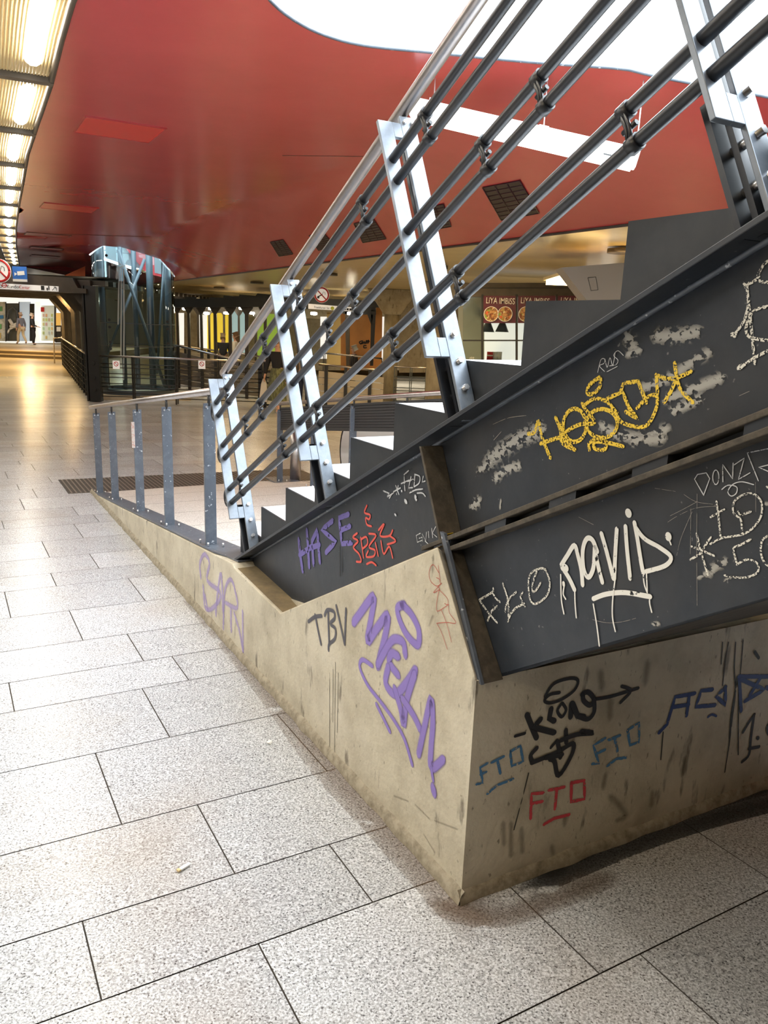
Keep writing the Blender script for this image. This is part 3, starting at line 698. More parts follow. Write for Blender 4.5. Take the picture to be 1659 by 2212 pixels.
for r_, z_ in ((r1, z1), (r2, None), (r3, z3)):
    t = (r_.xy-ta.xy).dot(ax.xy)/ax.xy.length_squared; zz = ta.z+ax.z*t
    bm = NB(); tube(bm, [Vector((r_.x, r_.y, zz)), Vector((r_.x, r_.y, 3.6))], .004, 6); link('rod', bm, MT['white'], hl)
    bm = NB(); box(bm, (r_.x, r_.y, zz+.008), axn*.03, side*.015, upn*.014); link('bracket', bm, MT['white'], hl)
# direction arrow on the near end
e_ = b0_-axn*.12-side*.046-upn*.06
sgn = -1 if side.dot(CAM-b0_) < 0 else 1
fs = side*sgn
bm = NB(); c_ = b0_-axn*.07+fs*.0465-upn*.06; box(bm, c_, axn*.003, fs*.0006, upn*.02); prism(bm, [c_-upn*.03, c_-upn*.012+axn*.012, c_-upn*.012-axn*.012], fs*.0008); box(bm, b0_-axn*.17+fs*.0465-upn*.075, axn*.035, fs*.0006, upn*.004)
link('arrow_mark', bm, MT['signblack'], hl)
# ------------------------------------------------------------------ glass lift
lf = thing('glass_lift', 'cylindrical glass lift shaft with dark blue-grey frame and a streak of paint on the glass', 'lift', (LC.x, LC.y, .1))
def cyl(c, a, r): return Vector((c.x+r*math.cos(a), c.y+r*math.sin(a), 0))
acam = math.atan2(-LC.y, -LC.x)
for k in range(8):
    for (za, zb_) in ((.22, 1.36), (1.37, 1.92), (1.93, 3.9), (3.92, 5.4)):
        bm = NB(); a0_ = acam+2*PI*k/8; n = 6; ps = [cyl(LC, a0_+(2*PI/8)*(i/n)*.995, LR) for i in range(n+1)]
        band(bm, [Vector((p.x, p.y)) for p in ps], lambda p: za, lambda p: zb_, closed=False)
        link('glass_panel', bm, MT['glass'], lf)
for (z, h) in ((.10, .12), (1.35, .015), (1.915, .015), (3.90, .02)):
    bm = NB(); band(bm, ring2 := [Vector((LC.x+(LR+.01)*math.cos(2*PI*i/40), LC.y+(LR+.01)*math.sin(2*PI*i/40))) for i in range(40)], lambda p: z, lambda p: z+h)
    if h > .1:
        band(bm, [Vector((LC.x+.85*math.cos(2*PI*i/40), LC.y+.85*math.sin(2*PI*i/40))) for i in range(40)], lambda p: z, lambda p: z+h)
    link('ring', bm, MT['bluegrey'], lf)
cols = []
for dx in (-.86, -.08, .80):
    pass
RX = Vector((-math.sin(acam), math.cos(acam), 0))*-1      # to the right as seen from the camera
if RX.x < 0: RX = -RX
TC = Vector((math.cos(acam), math.sin(acam), 0))          # towards the camera
for (dx, dy, r) in ((-.80, .35, .085), (.86, .12, .085), (.02, -.80, .07), (-.32, -.75, .06), (.42, -.7, .09), (.86, -.3, .05)):
    bm = NB(); c = LC+RX*dx+TC*dy; tube(bm, [Vector((c.x, c.y, .12)), Vector((c.x, c.y, 5.4))], r, 14); link('column', bm, MT['bluegrey'], lf)
def lp(dx, dy, z): c = LC+RX*dx+TC*dy; return Vector((c.x, c.y, z))
for (a, b, r) in ((lp(-.35, .2, 3.75), lp(.72, .2, .25), .045), (lp(-.78, .1, 1.0), lp(.3, -.5, 3.6), .04), (lp(.80, -.1, 3.6), lp(.52, -.3, .6), .035)):
    bm = NB(); tube(bm, [a, b], r, 10); link('brace', bm, MT['bluegrey'], lf)
for (dx, s_) in ((-.62, 1), (.80, 1)):
    for z in (3.55, 2.0, 1.82, 1.45, 1.28, .32):
        bm = NB(); yy = math.sqrt(LR*LR-dx*dx); disc(bm, lp(dx, yy-.02, z), TC, .035, .06, 10); link('clamp', bm, MT['black'], lf)
def onlift(x, y):
    d = ray(x, y); o = CAM-LC; A2 = d.x*d.x+d.y*d.y; B2 = 2*(o.x*d.x+o.y*d.y); C2 = o.x*o.x+o.y*o.y-(LR+.012)**2
    dis = B2*B2-4*A2*C2
    if dis < 0: return None
    return CAM+d*((-B2-math.sqrt(dis))/(2*A2))
# stone plinth
bm = NB(); c = LC; box(bm, (LC.x+.1, LC.y+.1, .03), RX*1.2, TC*1.1, Zv*.085); pl_ = link('plinth', bm, mat('sand_stone', (.55, .47, .33), .5, noise_=((.45, .38, .26), 6, .4, .7)), lf)
# red upper shaft wall above the ceiling, open to the sky
bm = NB(); band(bm, [Vector((LC.x+1.5*math.cos(acam+PI+t), LC.y+1.5*math.sin(acam+PI+t))) for t in [(-1.3+2.6*i/16) for i in range(17)]], lambda p: zceil(p)+.12, lambda p: 6.0, closed=False)
struct('wall_shaft', bm, mat('shaft_grey', (.30, .34, .36), .5))
bm = NB(); c_ = LC+RX*.55-TC*1.38; prism(bm, [c_+RX*-.25+Zv*3.35, c_+RX*.45+Zv*3.05, c_+RX*.45+Zv*4.4, c_+RX*-1.3+Zv*4.6], TC*-.05); struct('wall_shaft_panel', bm, MT['red'])
# ------------------------------------------------------------------ dark rod railings round the lift
YR = 19.3
def rail_run(name, label, pa, pb, npost, rods, zt=1.04, cat='railing', base=0, intermediate=True, m=None, hr=.026):
    t = thing(name, label, cat, pa)
    m = m or MT['black']
    bm = NB(); tube(bm, [pa+Zv*zt, pb+Zv*zt], hr, 10); link('handrail', bm, MT['stainless'], t)
    for i in range(npost):
        p = pa.lerp(pb, i/(npost-1)); bm = NB(); box(bm, p+Zv*(zt/2), Vector((.012, 0, 0)), Vector((0, .03, 0)), Zv*zt/2); box(bm, p+Zv*(zt/2)+Vector((.045, 0, 0)), Vector((.010, 0, 0)), Vector((0, .03, 0)), Zv*(zt/2-.02)); link('post', bm, m, t)
    for z in rods:
        bm = NB(); tube(bm, [pa+Zv*z, pb+Zv*z], .012, 6); link('rod', bm, m, t)
    return t
cornerL = onfloor(191, 868); cornerL.z = .0
def railpt(x, y, Y): p = atY(x, y, Y); p.z = 0; return p
ra = railpt(191, 765, YR); rb_ = railpt(566, 772, YR)
zt1 = atY(191, 765, YR).z; 
rt = rail_run('lift_railing', 'long black rod railing with steel handrail in front of the glass lift', ra, rb_, 5, (.15, .24, .38, .47, .62, .71, .86, .95), zt=1.13)
for (x, n) in ((251, 1), (436, 2)):
    p = atY(x, 788, YR-.06); bm = NB(); box(bm, p, Vector((.085, 0, 0)), Vector((0, .004, 0)), Zv*.10); sg = link('prohibition_sign', bm, MT['signwhite'], rt)
    bm = NB(); c = p-Vector((0, .006, 0))+Zv*.02; pts_ = [c+Vector((math.cos(t*PI/10)*.05, 0, math.sin(t*PI/10)*.05)) for t in range(21)]; tube(bm, pts_, .009, 5); tube(bm, [c+Vector((-.035, 0, .035)), c+Vector((.035, 0, -.035))], .007, 5); link('red_ring', bm, MT['signred'], sg)
# left railing going back beside the passage
pa = ra.copy(); pb = railpt(131, 716, 33.0)
lr = rail_run('passage_railing', 'dark railing with steel handrail running back along the passage to the shops', pa, pb, 20, (.12, .28, .44, .60, .76, .92), zt=1.13)
pc = pb+Vector((-.15, .2, 0))
bm = NB(); tube(bm, [pb+Zv*1.13, pb+Vector((.1, 1.0, 1.5)), ], .03, 8); tube(bm, [pb+Zv*1.13, pb+Vector((-.35, .1, 1.1)), pb+Vector((-.38, .1, .05))], .028, 8); link('rail_end', bm, MT['stainless'], lr)
# ------------------------------------------------------------------ black portal over the passage
po = thing('black_portal', 'black steel portal of slanted ribs and small lamps over the passage mouth', 'portal', pa)
dirP = (pb-pa); 
for k in range(7):
    p = pa.lerp(pb, k/6*.98)+Vector((.10, .15, 0)); ztop = 2.78
    bm = NB(); box(bm, p+Zv*(ztop/2-.1), Vector((.06, 0, 0)), Vector((0, .17, 0)), Zv*(ztop/2-.1))
    prism(bm, [p+Vector((0, -.05, ztop-.75)), p+Vector((-.55, -.05, ztop-.12)), p+Vector((-.55, -.05, ztop)), p+Vector((0, -.05, ztop))], Vector((0, .1, 0)))
    box(bm, p+Vector((-6.0, 0, ztop+.02)), Vector((6.0, 0, 0)), Vector((0, .08, 0)), Zv*.12)
    link('rib', bm, MT['blacksat'], po)
    if k < 6:
        bm = NB(); c = p+Vector((-.42, .9, ztop-.32)); disc(bm, c, (-.3, -.25, -1), .11, .05, 12); lt = link('lamp', bm, MT['spotglow'], po)
bm = NB(); q = pa+Vector((.1, 0, 0)); box(bm, q+Vector((.06, -.02, 1.4)), Vector((.13, 0, 0)), Vector((0, .1, 0)), Zv*1.38); box(bm, q+Vector((-.12, -.02, 1.4)), Vector((.02, 0, 0)), Vector((0, .1, 0)), Zv*1.38)
for z in (.3, .6, .95): disc(bm, q+Vector((.05, -.13, z)), (0, -1, 0), .05, .02, 10)
link('end_post', bm, MT['black'], po)
def zAt(x, y, Y): return atY(x, y, Y).z
YF = 19.1
fa = [atY(-120, 588, YF), atY(0, 592, YF), atY(59, 594, YF), atY(155, 600, YF), atY(168, 622, YF), atY(186, 624, YF), atY(186, 634, YF), atY(0, 626, YF), atY(-120, 621, YF)]
bm = NB(); prism(bm, fa, Vector((0, .25, 0))); link('fascia', bm, MT['blacksat'], po)
bm = NB()
for i in range(26): box(bm, (-14, YF+.5+i*.55, 2.86), (7.0, 0, 0), (0, .10, 0), (0, 0, .06))
link('slatted_ceiling', bm, MT['blacksat'], po)
bm = NB(); quad(bm, [(-24, YF+.2, 3.0), (-6.9, YF+.2, 3.0), (-9, 34.5, 3.0), (-24, 34.5, 3.0)]); link('roof_panel', bm, MT['black'], po)
# terracotta ceiling patch right of the fascia
bm = NB(); quad(bm, [atY(128, 600, 23), atY(184, 575, 23), atY(184, 622, 21), atY(165, 620, 21)]); struct('ceiling_patch', bm, mat('terracotta', (.50, .13, .045), .5))
# signs
sb = thing('direction_sign', 'white illuminated KundenCenter direction sign with pictograms on the black portal', 'sign', atY(30, 615, YF-.1))
bm = NB(); prism(bm, [atY(-70, 608, YF-.1), atY(125, 618.5, YF-.1), atY(125, 630, YF-.1), atY(-70, 621, YF-.1)], Vector((0, .05, 0))); link('board', bm, MT['signwhite'], sb)
dR = (atY(125, 618.5, YF-.11)-atY(0, 611, YF-.11)); 
text_obj('lettering', 'Kunden', atY(15.5, 622, YF-.12), dR, Zv, .115, MT['signblack'], sb, .004, fit=.31)
text_obj('lettering', 'Center', atY(42, 624, YF-.12), dR, Zv, .115, mat('sign_red_text', (.62, .06, .05), .5), sb, .004, fit=.245)
text_obj('lettering', 'D', atY(-1, 621, YF-.12), dR, Zv, .10, MT['signblack'], sb, .004, bold=.02)
bm = NB(); c = atY(9, 616.5, YF-.13); tube(bm, [c+Vector((math.cos(t*PI/8)*.052, 0, math.sin(t*PI/8)*.045)) for t in range(17)], .009, 5); box(bm, c, Vector((.075, 0, 0)), Vector((0, .003, 0)), Zv*.008); link('red_ring', bm, MT['signred'], sb)
for (x, y, w_, h_) in ((92, 622, .055, .055), (102, 624.5, .022, .035), (105.5, 622, .018, .05)):
    bm = NB(); box(bm, atY(x, y, YF-.12), Vector((w_/1.4, 0, 0)), Vector((0, .003, 0)), Zv*h_/1.1); link('pictogram', bm, MT['signblack'], sb)
c = atY(117, 624, YF-.12)
for q_ in ([c+Vector((-.05, 0, -.035)), c+Vector((.03, 0, .04))], [c+Vector((-.01, 0, .045)), c+Vector((.035, 0, .045)), c+Vector((.035, 0, .0))], [c+Vector((.055, 0, .04)), c+Vector((.055, 0, -.04))]):
    bm = NB(); tube(bm, q_, .007, 5); link('arrow_stroke', bm, MT['signblack'], sb)
def nosmoke(x, y, R_, Y, lab):
    c = atY(x, y, Y); t = thing('no_smoking_sign', lab, 'sign', c)
    bm = NB(); disc(bm, c, (0, 1, 0), R_, .02, 28); link('disc', bm, MT['signwhite'], t)
    bm = NB(); tube(bm, [c+Vector((math.cos(k*PI/16)*R_*.88, -.004, math.sin(k*PI/16)*R_*.88)) for k in range(33)], R_*.11, 6); tube(bm, [c+Vector((-R_*.6, -.006, R_*.6)), c+Vector((R_*.6, -.006, -R_*.6))], R_*.08, 6); link('red_ring', bm, MT['signred'], t)
    bm = NB(); tube(bm, [c+Vector((-R_*.5, -.003, -R_*.25)), c+Vector((R_*.1, -.003, R_*.05))], R_*.07, 5); tube(bm, [c+Vector((R_*.1, -.003, R_*.1)), c+Vector((R_*.2, -.003, R_*.4)), c+Vector((R_*.42, -.003, R_*.3)), c+Vector((R_*.45, -.003, 0))], R_*.03, 5); box(bm, c+Vector((-R_*.45, -.003, -R_*.32)), Vector((R_*.14, 0, 0)), Vector((0, .003, 0)), Zv*R_*.14); link('cigarette', bm, MT['signblack'], t)
    bm = NB(); tube(bm, [c+Zv*R_*.95+Vector((0, .01, 0)), c+Zv*(R_+.3)+Vector((0, .01, 0))], .006, 5); link('hanger', bm, MT['black'], t)
nosmoke(-1, 585, .27, 18.9, 'round red and white no smoking sign cut by the left edge of the view')
nosmoke(695, 637, .205, 21.6, 'round red and white no smoking sign above the Frankfurter Str. board')
c = atY(43, 592, 18.9); cs = thing('camera_sign', 'blue sign with a white video camera symbol on the black portal', 'sign', c)
bm = NB(); box(bm, c, Vector((.17, 0, .0)), Vector((0, .008, 0)), Zv*.17); link('board', bm, MT['signblue'], cs)
bm = NB(); box(bm, c+Vector((.03, -.012, .02)), Vector((.085, 0, .008)), Vector((0, .003, 0)), Vector((-.004, 0, .045))); prism(bm, [c+Vector((-.06, -.012, .0)), c+Vector((-.125, -.012, .035)), c+Vector((-.125, -.012, -.045))], Vector((0, .004, 0))); box(bm, c+Vector((0, -.012, -.145)), Vector((.17, 0, 0)), Vector((0, .003, 0)), Zv*.028); link('camera_symbol', bm, MT['white'], cs)
# ------------------------------------------------------------------ steps and shops at the end of the passage
bm = NB(); Ys = 37.0
x0_, x1_ = -34, atY(136, 760, Ys).x+1.2
box(bm, ((x0_+x1_)/2, 44, .08), ((x1_-x0_)/2, 0, 0), (0, 7, 0), (0, 0, .08)); box(bm, ((x0_+x1_)/2, 44.2, .24), ((x1_-x0_)/2, 0, 0), (0, 6.8, 0), (0, 0, .08))
stp = struct('floor_steps', bm, mat('brown_step', (.55, .45, .30), .4), 'two broad steps at the end of the passage', 'steps')
bm = NB(); box(bm, ((x0_+x1_)/2, 36.995, .07), ((x1_-x0_)/2, 0, 0), (0, .004, 0), (0, 0, .055)); box(bm, ((x0_+x1_)/2, 37.395, .23), ((x1_-x0_)/2, 0, 0), (0, .004, 0), (0, 0, .055)); link('riser_edge', bm, mat('dark_riser', (.10, .075, .05), .6), stp)
YS = 46.0
def spx(x, y, Y=YS): return atY(x, y, Y)
def pane(name, x0, x1, y0, y1, m, parent, Y=YS, th=.04):
    bm = NB(); prism(bm, [spx(x0, y0, Y), spx(x1, y0, Y), spx(x1, y1, Y), spx(x0, y1, Y)], Vector((0, th, 0))); return link(name, bm, m, parent)
sh = thing('shop_front', 'bright shop front with displays and a notice window at the passage end', 'shop', (spx(60, 735).x, YS, .32))
pane('back_wall', -260, 140, 640, 741, MT['shopwhite'], sh, YS+.8)
pane('window_pane', -200, 11, 652, 737, mat('shop_display', (.35, .38, .34), .4, noise_=((.75, .80, .80), 1.6, .42, .6)), sh, YS+.1)
rnd = random.Random(5)
cl = [(.15, .45, .2), (.05, .25, .6), (.75, .6, .2), (.8, .8, .8), (.1, .1, .1), (.7, .15, .1)]
cm = [mat('display_colour', c_, .5) for c_ in cl]
for r_ in range(4):
    for c_ in range(6):
        pane('display_item', -75+c_*14, -75+c_*14+rnd.uniform(6, 12), 662+r_*19, 662+r_*19+rnd.uniform(6, 13), rnd.choice(cm), sh, YS+.05)
pane('dark_display', 13, 41, 655, 737, mat('dark_display', (.12, .14, .15), .3), sh, YS+.1)
pane('blue_display', 41, 66, 652, 737, mat('blue_display', (.55, .68, .82), .3, emis=(.7, .85, 1), es=.3), sh, YS+.1)
pane('dark_door', 64, 74, 656, 737, MT['black'], sh, YS+.08)
pane('pillar', 76, 87, 652, 738, MT['shopwhite'], sh, YS-.1)
pane('notice_window', 89, 118, 660, 736, mat('notice_window', (.55, .60, .52), .4, emis=(.9, .95, .8), es=.25), sh, YS+.05)
pane('red_notice', 88, 95.5, 663.5, 673.5, MT['signred'], sh, YS-.12, .02)
for r_ in range(6):
    for c_ in range(4):
        if rnd.random() < .8: pane('notice', 92+c_*6, 96+c_*6, 678+r_*9.5, 684.5+r_*9.5, mat('notice_paper', (rnd.uniform(.5, .9), rnd.uniform(.5, .85), rnd.uniform(.2, .8)), .6), sh, YS-.02, .01)
pane('side_frame', 117, 121, 655, 738, MT['black'], sh, YS-.05); pane('orange_poster', 121, 131, 676, 703, mat('orange_poster', (.8, .5, .12), .5, emis=(1, .6, .15), es=.3), sh, YS-.05)
pane('dark_side', 119, 136, 703, 740, MT['black'], sh, YS-.02); pane('white_bin', 122, 131, 706, 716, MT['white'], sh, YS-.1)
for x in (11.5, 40): pane('mullion', x, x+1.6, 652, 738, MT['black'], sh, YS-.03)
# white figure pictured in the window
bm = NB()
for (a, b, r_) in (((20, 690), (28, 703), .10), ((28, 703), (36, 700), .09), ((22, 705), (38, 706), .09), ((20, 712), (30, 706), .06), ((16, 720), (20, 712), .05)):
    tube(bm, [spx(*a, YS-.02), spx(*b, YS-.02)], r_, 8)
link('pictured_figure', bm, MT['white'], sh)
bm = NB(); tube(bm, [spx(16, 735, YS-.03), spx(15, 690, YS-.03), spx(19, 670, YS-.03), spx(28, 664, YS-.03), spx(36, 672, YS-.03), spx(38, 690, YS-.03)], .05, 6); link('picture_outline', bm, MT['steel_grey'], sh)
# end walls far away
wallq('wall_far', [(-34, 52, -.5), (30, 52, -.5), (30, 52, 3.8), (-34, 52, 3.8)])
# ------------------------------------------------------------------ gallery on the right of the lift
ga = thing('black_colonnade', 'row of black steel posts with angled brackets and small lamps under a stepped canopy', 'colonnade', atY(480, 700, 24.5)*1)
YG = 24.5
def zf0(x, Y): p = atY(x, 700, Y); return Vector((p.x, Y, 0))
for x, dy, wx in ((384, 0, .05), (408, 0, .06), (435, 0, .06), (465, 0, .075), (498, 0, .06), (533, 0, .085), (573, 0, .07), (610, 0, .07), (645, 0, .07), (428, 3.5, .05), (452, 3.5, .05), (484, 3.5, .05), (516, 3.5, .05), (552, 3.5, .05)):
    p = zf0(x, YG+dy); zt = 2.55
    bm = NB(); box(bm, p+Zv*1.3, Vector((wx*.62, 0, 0)), Vector((0, .04, 0)), Zv*1.3)
    for s_ in (-1, 1): prism(bm, [p+Vector((0, -.03, zt-.34)), p+Vector((s_*.20, -.03, zt-.05)), p+Vector((s_*.20, -.03, zt+.05)), p+Vector((0, -.03, zt+.05))], Vector((0, .06, 0)))
    link('post', bm, MT['blacksat'], ga)
fa = [(372, 645), (400, 645.5), (399, 641), (425, 642), (424, 645), (453, 646), (452, 642), (482, 643.5), (483, 638), (516, 641), (517, 636), (552, 639), (556, 634), (640, 641), (720, 646), (830, 651), (830, 664), (640, 662), (372, 664)]
bm = NB(); prism(bm, [atY(x, y, YG-.5) for x, y in fa], Vector((0, .4, 0))); link('canopy', bm, MT['black'], ga)
bm = NB(); quad(bm, [atY(372, 655, YG-.3), atY(700, 655, YG-.3), Vector((-1, YG+6, 2.62)), Vector((-8, YG+6, 2.62))]); link('canopy_soffit', bm, MT['blacksat'], ga)
for x, y, Y in ((401, 667, YG+.3), (457, 666.5, YG+.3), (523, 666, YG+.3), (446, 676.5, YG+3), (489, 676, YG+3), (544, 676, YG+3), (553, 680, YG+4), (678, 677, YG-1), (757, 677, YG-1)):
    bm = NB(); c = atY(x, y, Y); disc(bm, c+Zv*.02, (0, -.2, -1), .10, .05, 14); lt = link('gallery_lamp', bm, MT['spotglow'])
    tag(lt, 'small glowing downlight under the black canopy', 'light', 'canopy downlights')
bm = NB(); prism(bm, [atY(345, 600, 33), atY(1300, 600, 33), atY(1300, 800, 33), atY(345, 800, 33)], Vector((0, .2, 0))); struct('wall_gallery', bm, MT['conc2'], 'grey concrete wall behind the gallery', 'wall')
def panel(name, lab, cat, x0, x1, y0, y1, Y, m, grp=None):
    bm = NB(); prism(bm, [atY(x0, y0, Y), atY(x1, y0, Y), atY(x1, y1, Y), atY(x0, y1, Y)], Vector((0, .12, 0))); o = link(name, bm, m); tag(o, lab, cat, grp); return o
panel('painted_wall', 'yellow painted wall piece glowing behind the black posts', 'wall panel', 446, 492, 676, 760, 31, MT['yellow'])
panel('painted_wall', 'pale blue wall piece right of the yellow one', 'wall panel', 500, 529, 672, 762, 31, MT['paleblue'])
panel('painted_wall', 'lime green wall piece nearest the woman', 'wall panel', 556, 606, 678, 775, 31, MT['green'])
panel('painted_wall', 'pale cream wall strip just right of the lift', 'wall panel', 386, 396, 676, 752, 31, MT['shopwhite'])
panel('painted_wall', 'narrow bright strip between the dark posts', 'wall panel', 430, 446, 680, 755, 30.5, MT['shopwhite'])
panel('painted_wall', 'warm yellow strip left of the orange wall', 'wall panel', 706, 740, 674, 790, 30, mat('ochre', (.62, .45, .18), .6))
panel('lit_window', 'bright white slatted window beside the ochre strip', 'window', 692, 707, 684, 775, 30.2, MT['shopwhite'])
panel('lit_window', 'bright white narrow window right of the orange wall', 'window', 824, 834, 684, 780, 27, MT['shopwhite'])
bm = NB(); prism(bm, [atY(x, y, 25) for x, y in ((736, 655), (808, 650), (826, 669), (824, 800), (736, 800))], Vector((0, .12, 0))); ow = link('orange_wall', bm, MT['orange']); tag(ow, 'orange wall with a scribbled black tag behind a black door frame', 'wall panel')
op = thing('portal_frame', 'black open door frame with angled corner brackets before the orange wall', 'door frame', zf0(770, 24.2))
bm = NB(); prism(bm, [atY(x, y, 24.2) for x, y in ((802, 664), (812, 666), (806, 790), (799, 790))], Vector((0, .2, 0))); prism(bm, [atY(x, y, 24.2) for x, y in ((793, 678), (806, 678), (803, 705))], Vector((0, .1, 0))); link('post', bm, MT['black'], op)
bm = NB(); prism(bm, [atY(x, y, 24.2) for x, y in ((745, 670), (755, 670), (755, 790), (748, 790))], Vector((0, .2, 0))); link('post', bm, MT['blacksat'], op)
bm = NB(); prism(bm, [atY(x, y, 24.2) for x, y in ((740, 662), (812, 664), (812, 680), (740, 678))], Vector((0, .2, 0))); link('lintel', bm, MT['black'], op)
fs_ = thing('direction_sign', 'white Frankfurter Str. board under the round no smoking sign', 'sign', atY(715, 664, 21.8))
bm = NB(); prism(bm, [atY(666, 656, 21.8), atY(765, 664, 21.8), atY(765, 673, 21.8), atY(666, 667, 21.8)], Vector((0, .05, 0))); link('board', bm, MT['signwhite'], fs_)
dR = atY(765, 664, 21.78)-atY(666, 656, 21.78)
text_obj('lettering', 'Frankfurter Str.', atY(679, 665.5, 21.77), dR, Zv, .085, MT['signblack'], fs_, .004, fit=.43)
bm = NB(); disc(bm, atY(718, 666, 21.79), (0, -1, 0), .05, .01, 16); link('green_dot', bm, MT['signyellow'], fs_)
bm = NB()
for k in range(5): box(bm, atY(733+k*6, 667+k*.4, 21.78), Vector((.028, 0, 0)), Vector((0, .003, 0)), Zv*.028)
link('pictograms', bm, MT['signblack'], fs_)
# slatted parapets along the ramps
def slat_fence(name, lab, pts, Y, zb0, zb1, zt0, zt1, n, m, posts, gap=.25, m2=None):
    x0, x1 = pts; t = thing(name, lab, 'fence', zf0(x0, Y))
    a = atY(x0, 700, Y).x; b = atY(x1, 700, Y).x
    bm = NB()
    for i in range(n):
        f0 = i/n; f1 = (i+1-gap)/n
        prism(bm, [Vector((a, Y, zb0+(zt0-zb0)*f0)), Vector((b, Y, zb1+(zt1-zb1)*f0)), Vector((b, Y, zb1+(zt1-zb1)*f1)), Vector((a, Y, zb0+(zt0-zb0)*f1))], Vector((0, .03, 0)))
    link('boards', bm, m, t)
    bm = NB(); tube(bm, [Vector((a, Y, zt0+.14)), Vector((b, Y, zt1+.14))], .03, 8); link('handrail', bm, MT['stainless'], t)
    for x in posts:
        px_ = atY(x, 700, Y).x; f = (px_-a)/(b-a); z1_ = zt0+(zt1-zt0)*f+.13; z0_ = zb0+(zb1-zb0)*f-.1
        bm = NB(); box(bm, (px_, Y-.05, (z0_+z1_)/2), Vector((.04, 0, 0)), Vector((0, .03, 0)), Zv*(z1_-z0_)/2); link('post', bm, m2 or MT['black'], t)
    return t
MT['board'] = mat('beige_board', (.52, .46, .35), .5)
MT['board2'] = mat('grey_board', (.13, .12, .105), .5)
slat_fence('slatted_fence', 'beige boarded ramp parapet with dark posts right of the woman', (690, 833), 19.0, .02, -.02, 1.0, .90, 6, MT['board'], (707, 750, 803), .1)
slat_fence('slatted_fence', 'dark sloping boarded parapet behind the lift railing', (372, 590), 21.5, .35, .02, 1.25, .72, 6, MT['board2'], (384, 408, 436, 466, 533), .14)
slat_fence('slatted_fence', 'upper sloping ramp parapet with handrail behind the black posts', (386, 600), 27, .9, .5, 1.05, .72, 2, MT['board'], (400, 450, 516), .2)
slat_fence('slatted_fence', 'dark rod fence left of the woman beside the parapet', (560, 600), 19.4, .05, .05, 1.0, 1.0, 7, MT['black'], (562, 573, 598), .7)
rail_run('gallery_railing', 'dark railing behind the two concrete columns', zf0(856, 21), zf0(960, 21), 4, (.15, .24, .42, .5, .7, .8), zt=1.05, m=MT['bluegrey'])
rail_run('gallery_railing', 'upper railing crossing before the orange wall', zf0(700, 23.5)+Zv*.15, zf0(828, 23.5)+Zv*.05, 3, (.55, .75), zt=1.1)
# concrete columns
MT['col'] = mat('column_concrete', (.40, .345, .24), .7, noise_=((.27, .23, .16), 5, .42, .66, (1, 1, .4)), bump=.2, bscale=30)
for (x, Y, r, lab) in ((846, 22.6, .215, 'round concrete column with a flared capital, the left of the pair'), (946, 18.3, .222, 'lit round concrete column behind the tall leg plate')):
    p = zf0(x, Y); t = thing('concrete_column', lab, 'column', p)
    bm = NB(); tube(bm, [p-Zv*.02, p+Zv*2.50], r, 28); link('shaft', bm, MT['col'], t)
    bm = NB(); w_ = .72
    bv = [p+Vector((sx*.24, sy*.24, 2.42)) for sx, sy in ((-1, -1), (1, -1), (1, 1), (-1, 1))]; tv = [p+Vector((sx*w_, sy*.5, 3.10)) for sx, sy in ((-1, -1), (1, -1), (1, 1), (-1, 1))]
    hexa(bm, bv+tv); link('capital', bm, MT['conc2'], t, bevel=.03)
# concrete wall piece behind the legs
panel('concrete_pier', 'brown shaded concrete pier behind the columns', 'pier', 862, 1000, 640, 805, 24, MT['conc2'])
# ------------------------------------------------------------------ snack kiosk
YK = 14.0
kp = lambda x, y, dy=0: atY(x, y, YK+dy)
ki = thing('snack_kiosk', 'snack kiosk with plum LiYA IMBiSS panels above its window', 'kiosk', Vector((kp(1100, 700).x, YK, 0)))
def kpan(name, x0, x1, y0, y1, m, dy=0, th=.03, par_=None, yy=None):
    bm = NB()
    P_ = [kp(x0, y0, dy), kp(x1, y0, dy), kp(x1, y1, dy), kp(x0, y1, dy)]; prism(bm, P_, Vector((0, th, 0))); return link(name, bm, m, par_ or ki)
kpan('header', 1000, 1262, 611, 641, MT['blacksat'], -.02, .3); kpan('header_trim', 1000, 1262, 621, 623, MT['black'], -.04)
for a, b in ((1044, 1114), (1119, 1200), (1205, 1290)): 
    sp_ = kpan('sign_panel', a, b, 639, 698, MT['plum'], -.05, .02)
    wv = kp(b, 650).x-kp(a, 650).x
    bb = mat('sign_letters', (.85, .80, .78), .5)
    text_obj('lettering', 'LiYA IMBiSS', kp(a+6, 655, -.06), (1, 0, 0), Zv, .145, bb, sp_, .003, bold=.008, fit=.50)
    for q, fx in enumerate((a+17, a+47)):
        bm = NB(); disc(bm, kp(fx, 678.5, -.06), (0, -1, 0), .125, .006, 24)
        fd = link('food_picture', bm, mat('food', (.55, .30, .12), .5, noise_=((.20, .07, .03), 22, .45, .55)), sp_); extra(fd.data.materials[0], (.75, .72, .45), 14, .55, .62, off=(q, 2, 1)); extra(fd.data.materials[0], (.25, .45, .08), 13, .60, .66, off=(4, q, 1)); extra(fd.data.materials[0], (.70, .12, .04), 17, .60, .66, off=(4, q, 8))
        bm = NB(); c = kp(fx, 678.5, -.068); tube(bm, [c+Vector((math.cos(k*PI/14)*.125, 0, math.sin(k*PI/14)*.125)) for k in range(29)], .007, 5); link('plate_rim', bm, MT['white'], sp_)
for x in (1040, 1114.5, 1201): kpan('mullion', x, x+4, 636, 782, MT['black'], -.06, .06)
kpan('transom', 1000, 1290, 734, 737, MT['black'], -.05, .04)
kpan('counter', 990, 1290, 783, 860, MT['blacksat'], -.1, .5)
kpan('window_pane', 1000, 1041, 638, 782, MT['shopglass'], -.01, .01); kpan('window_pane', 1044, 1290, 698, 782, MT['shopglass'], -.01, .01)
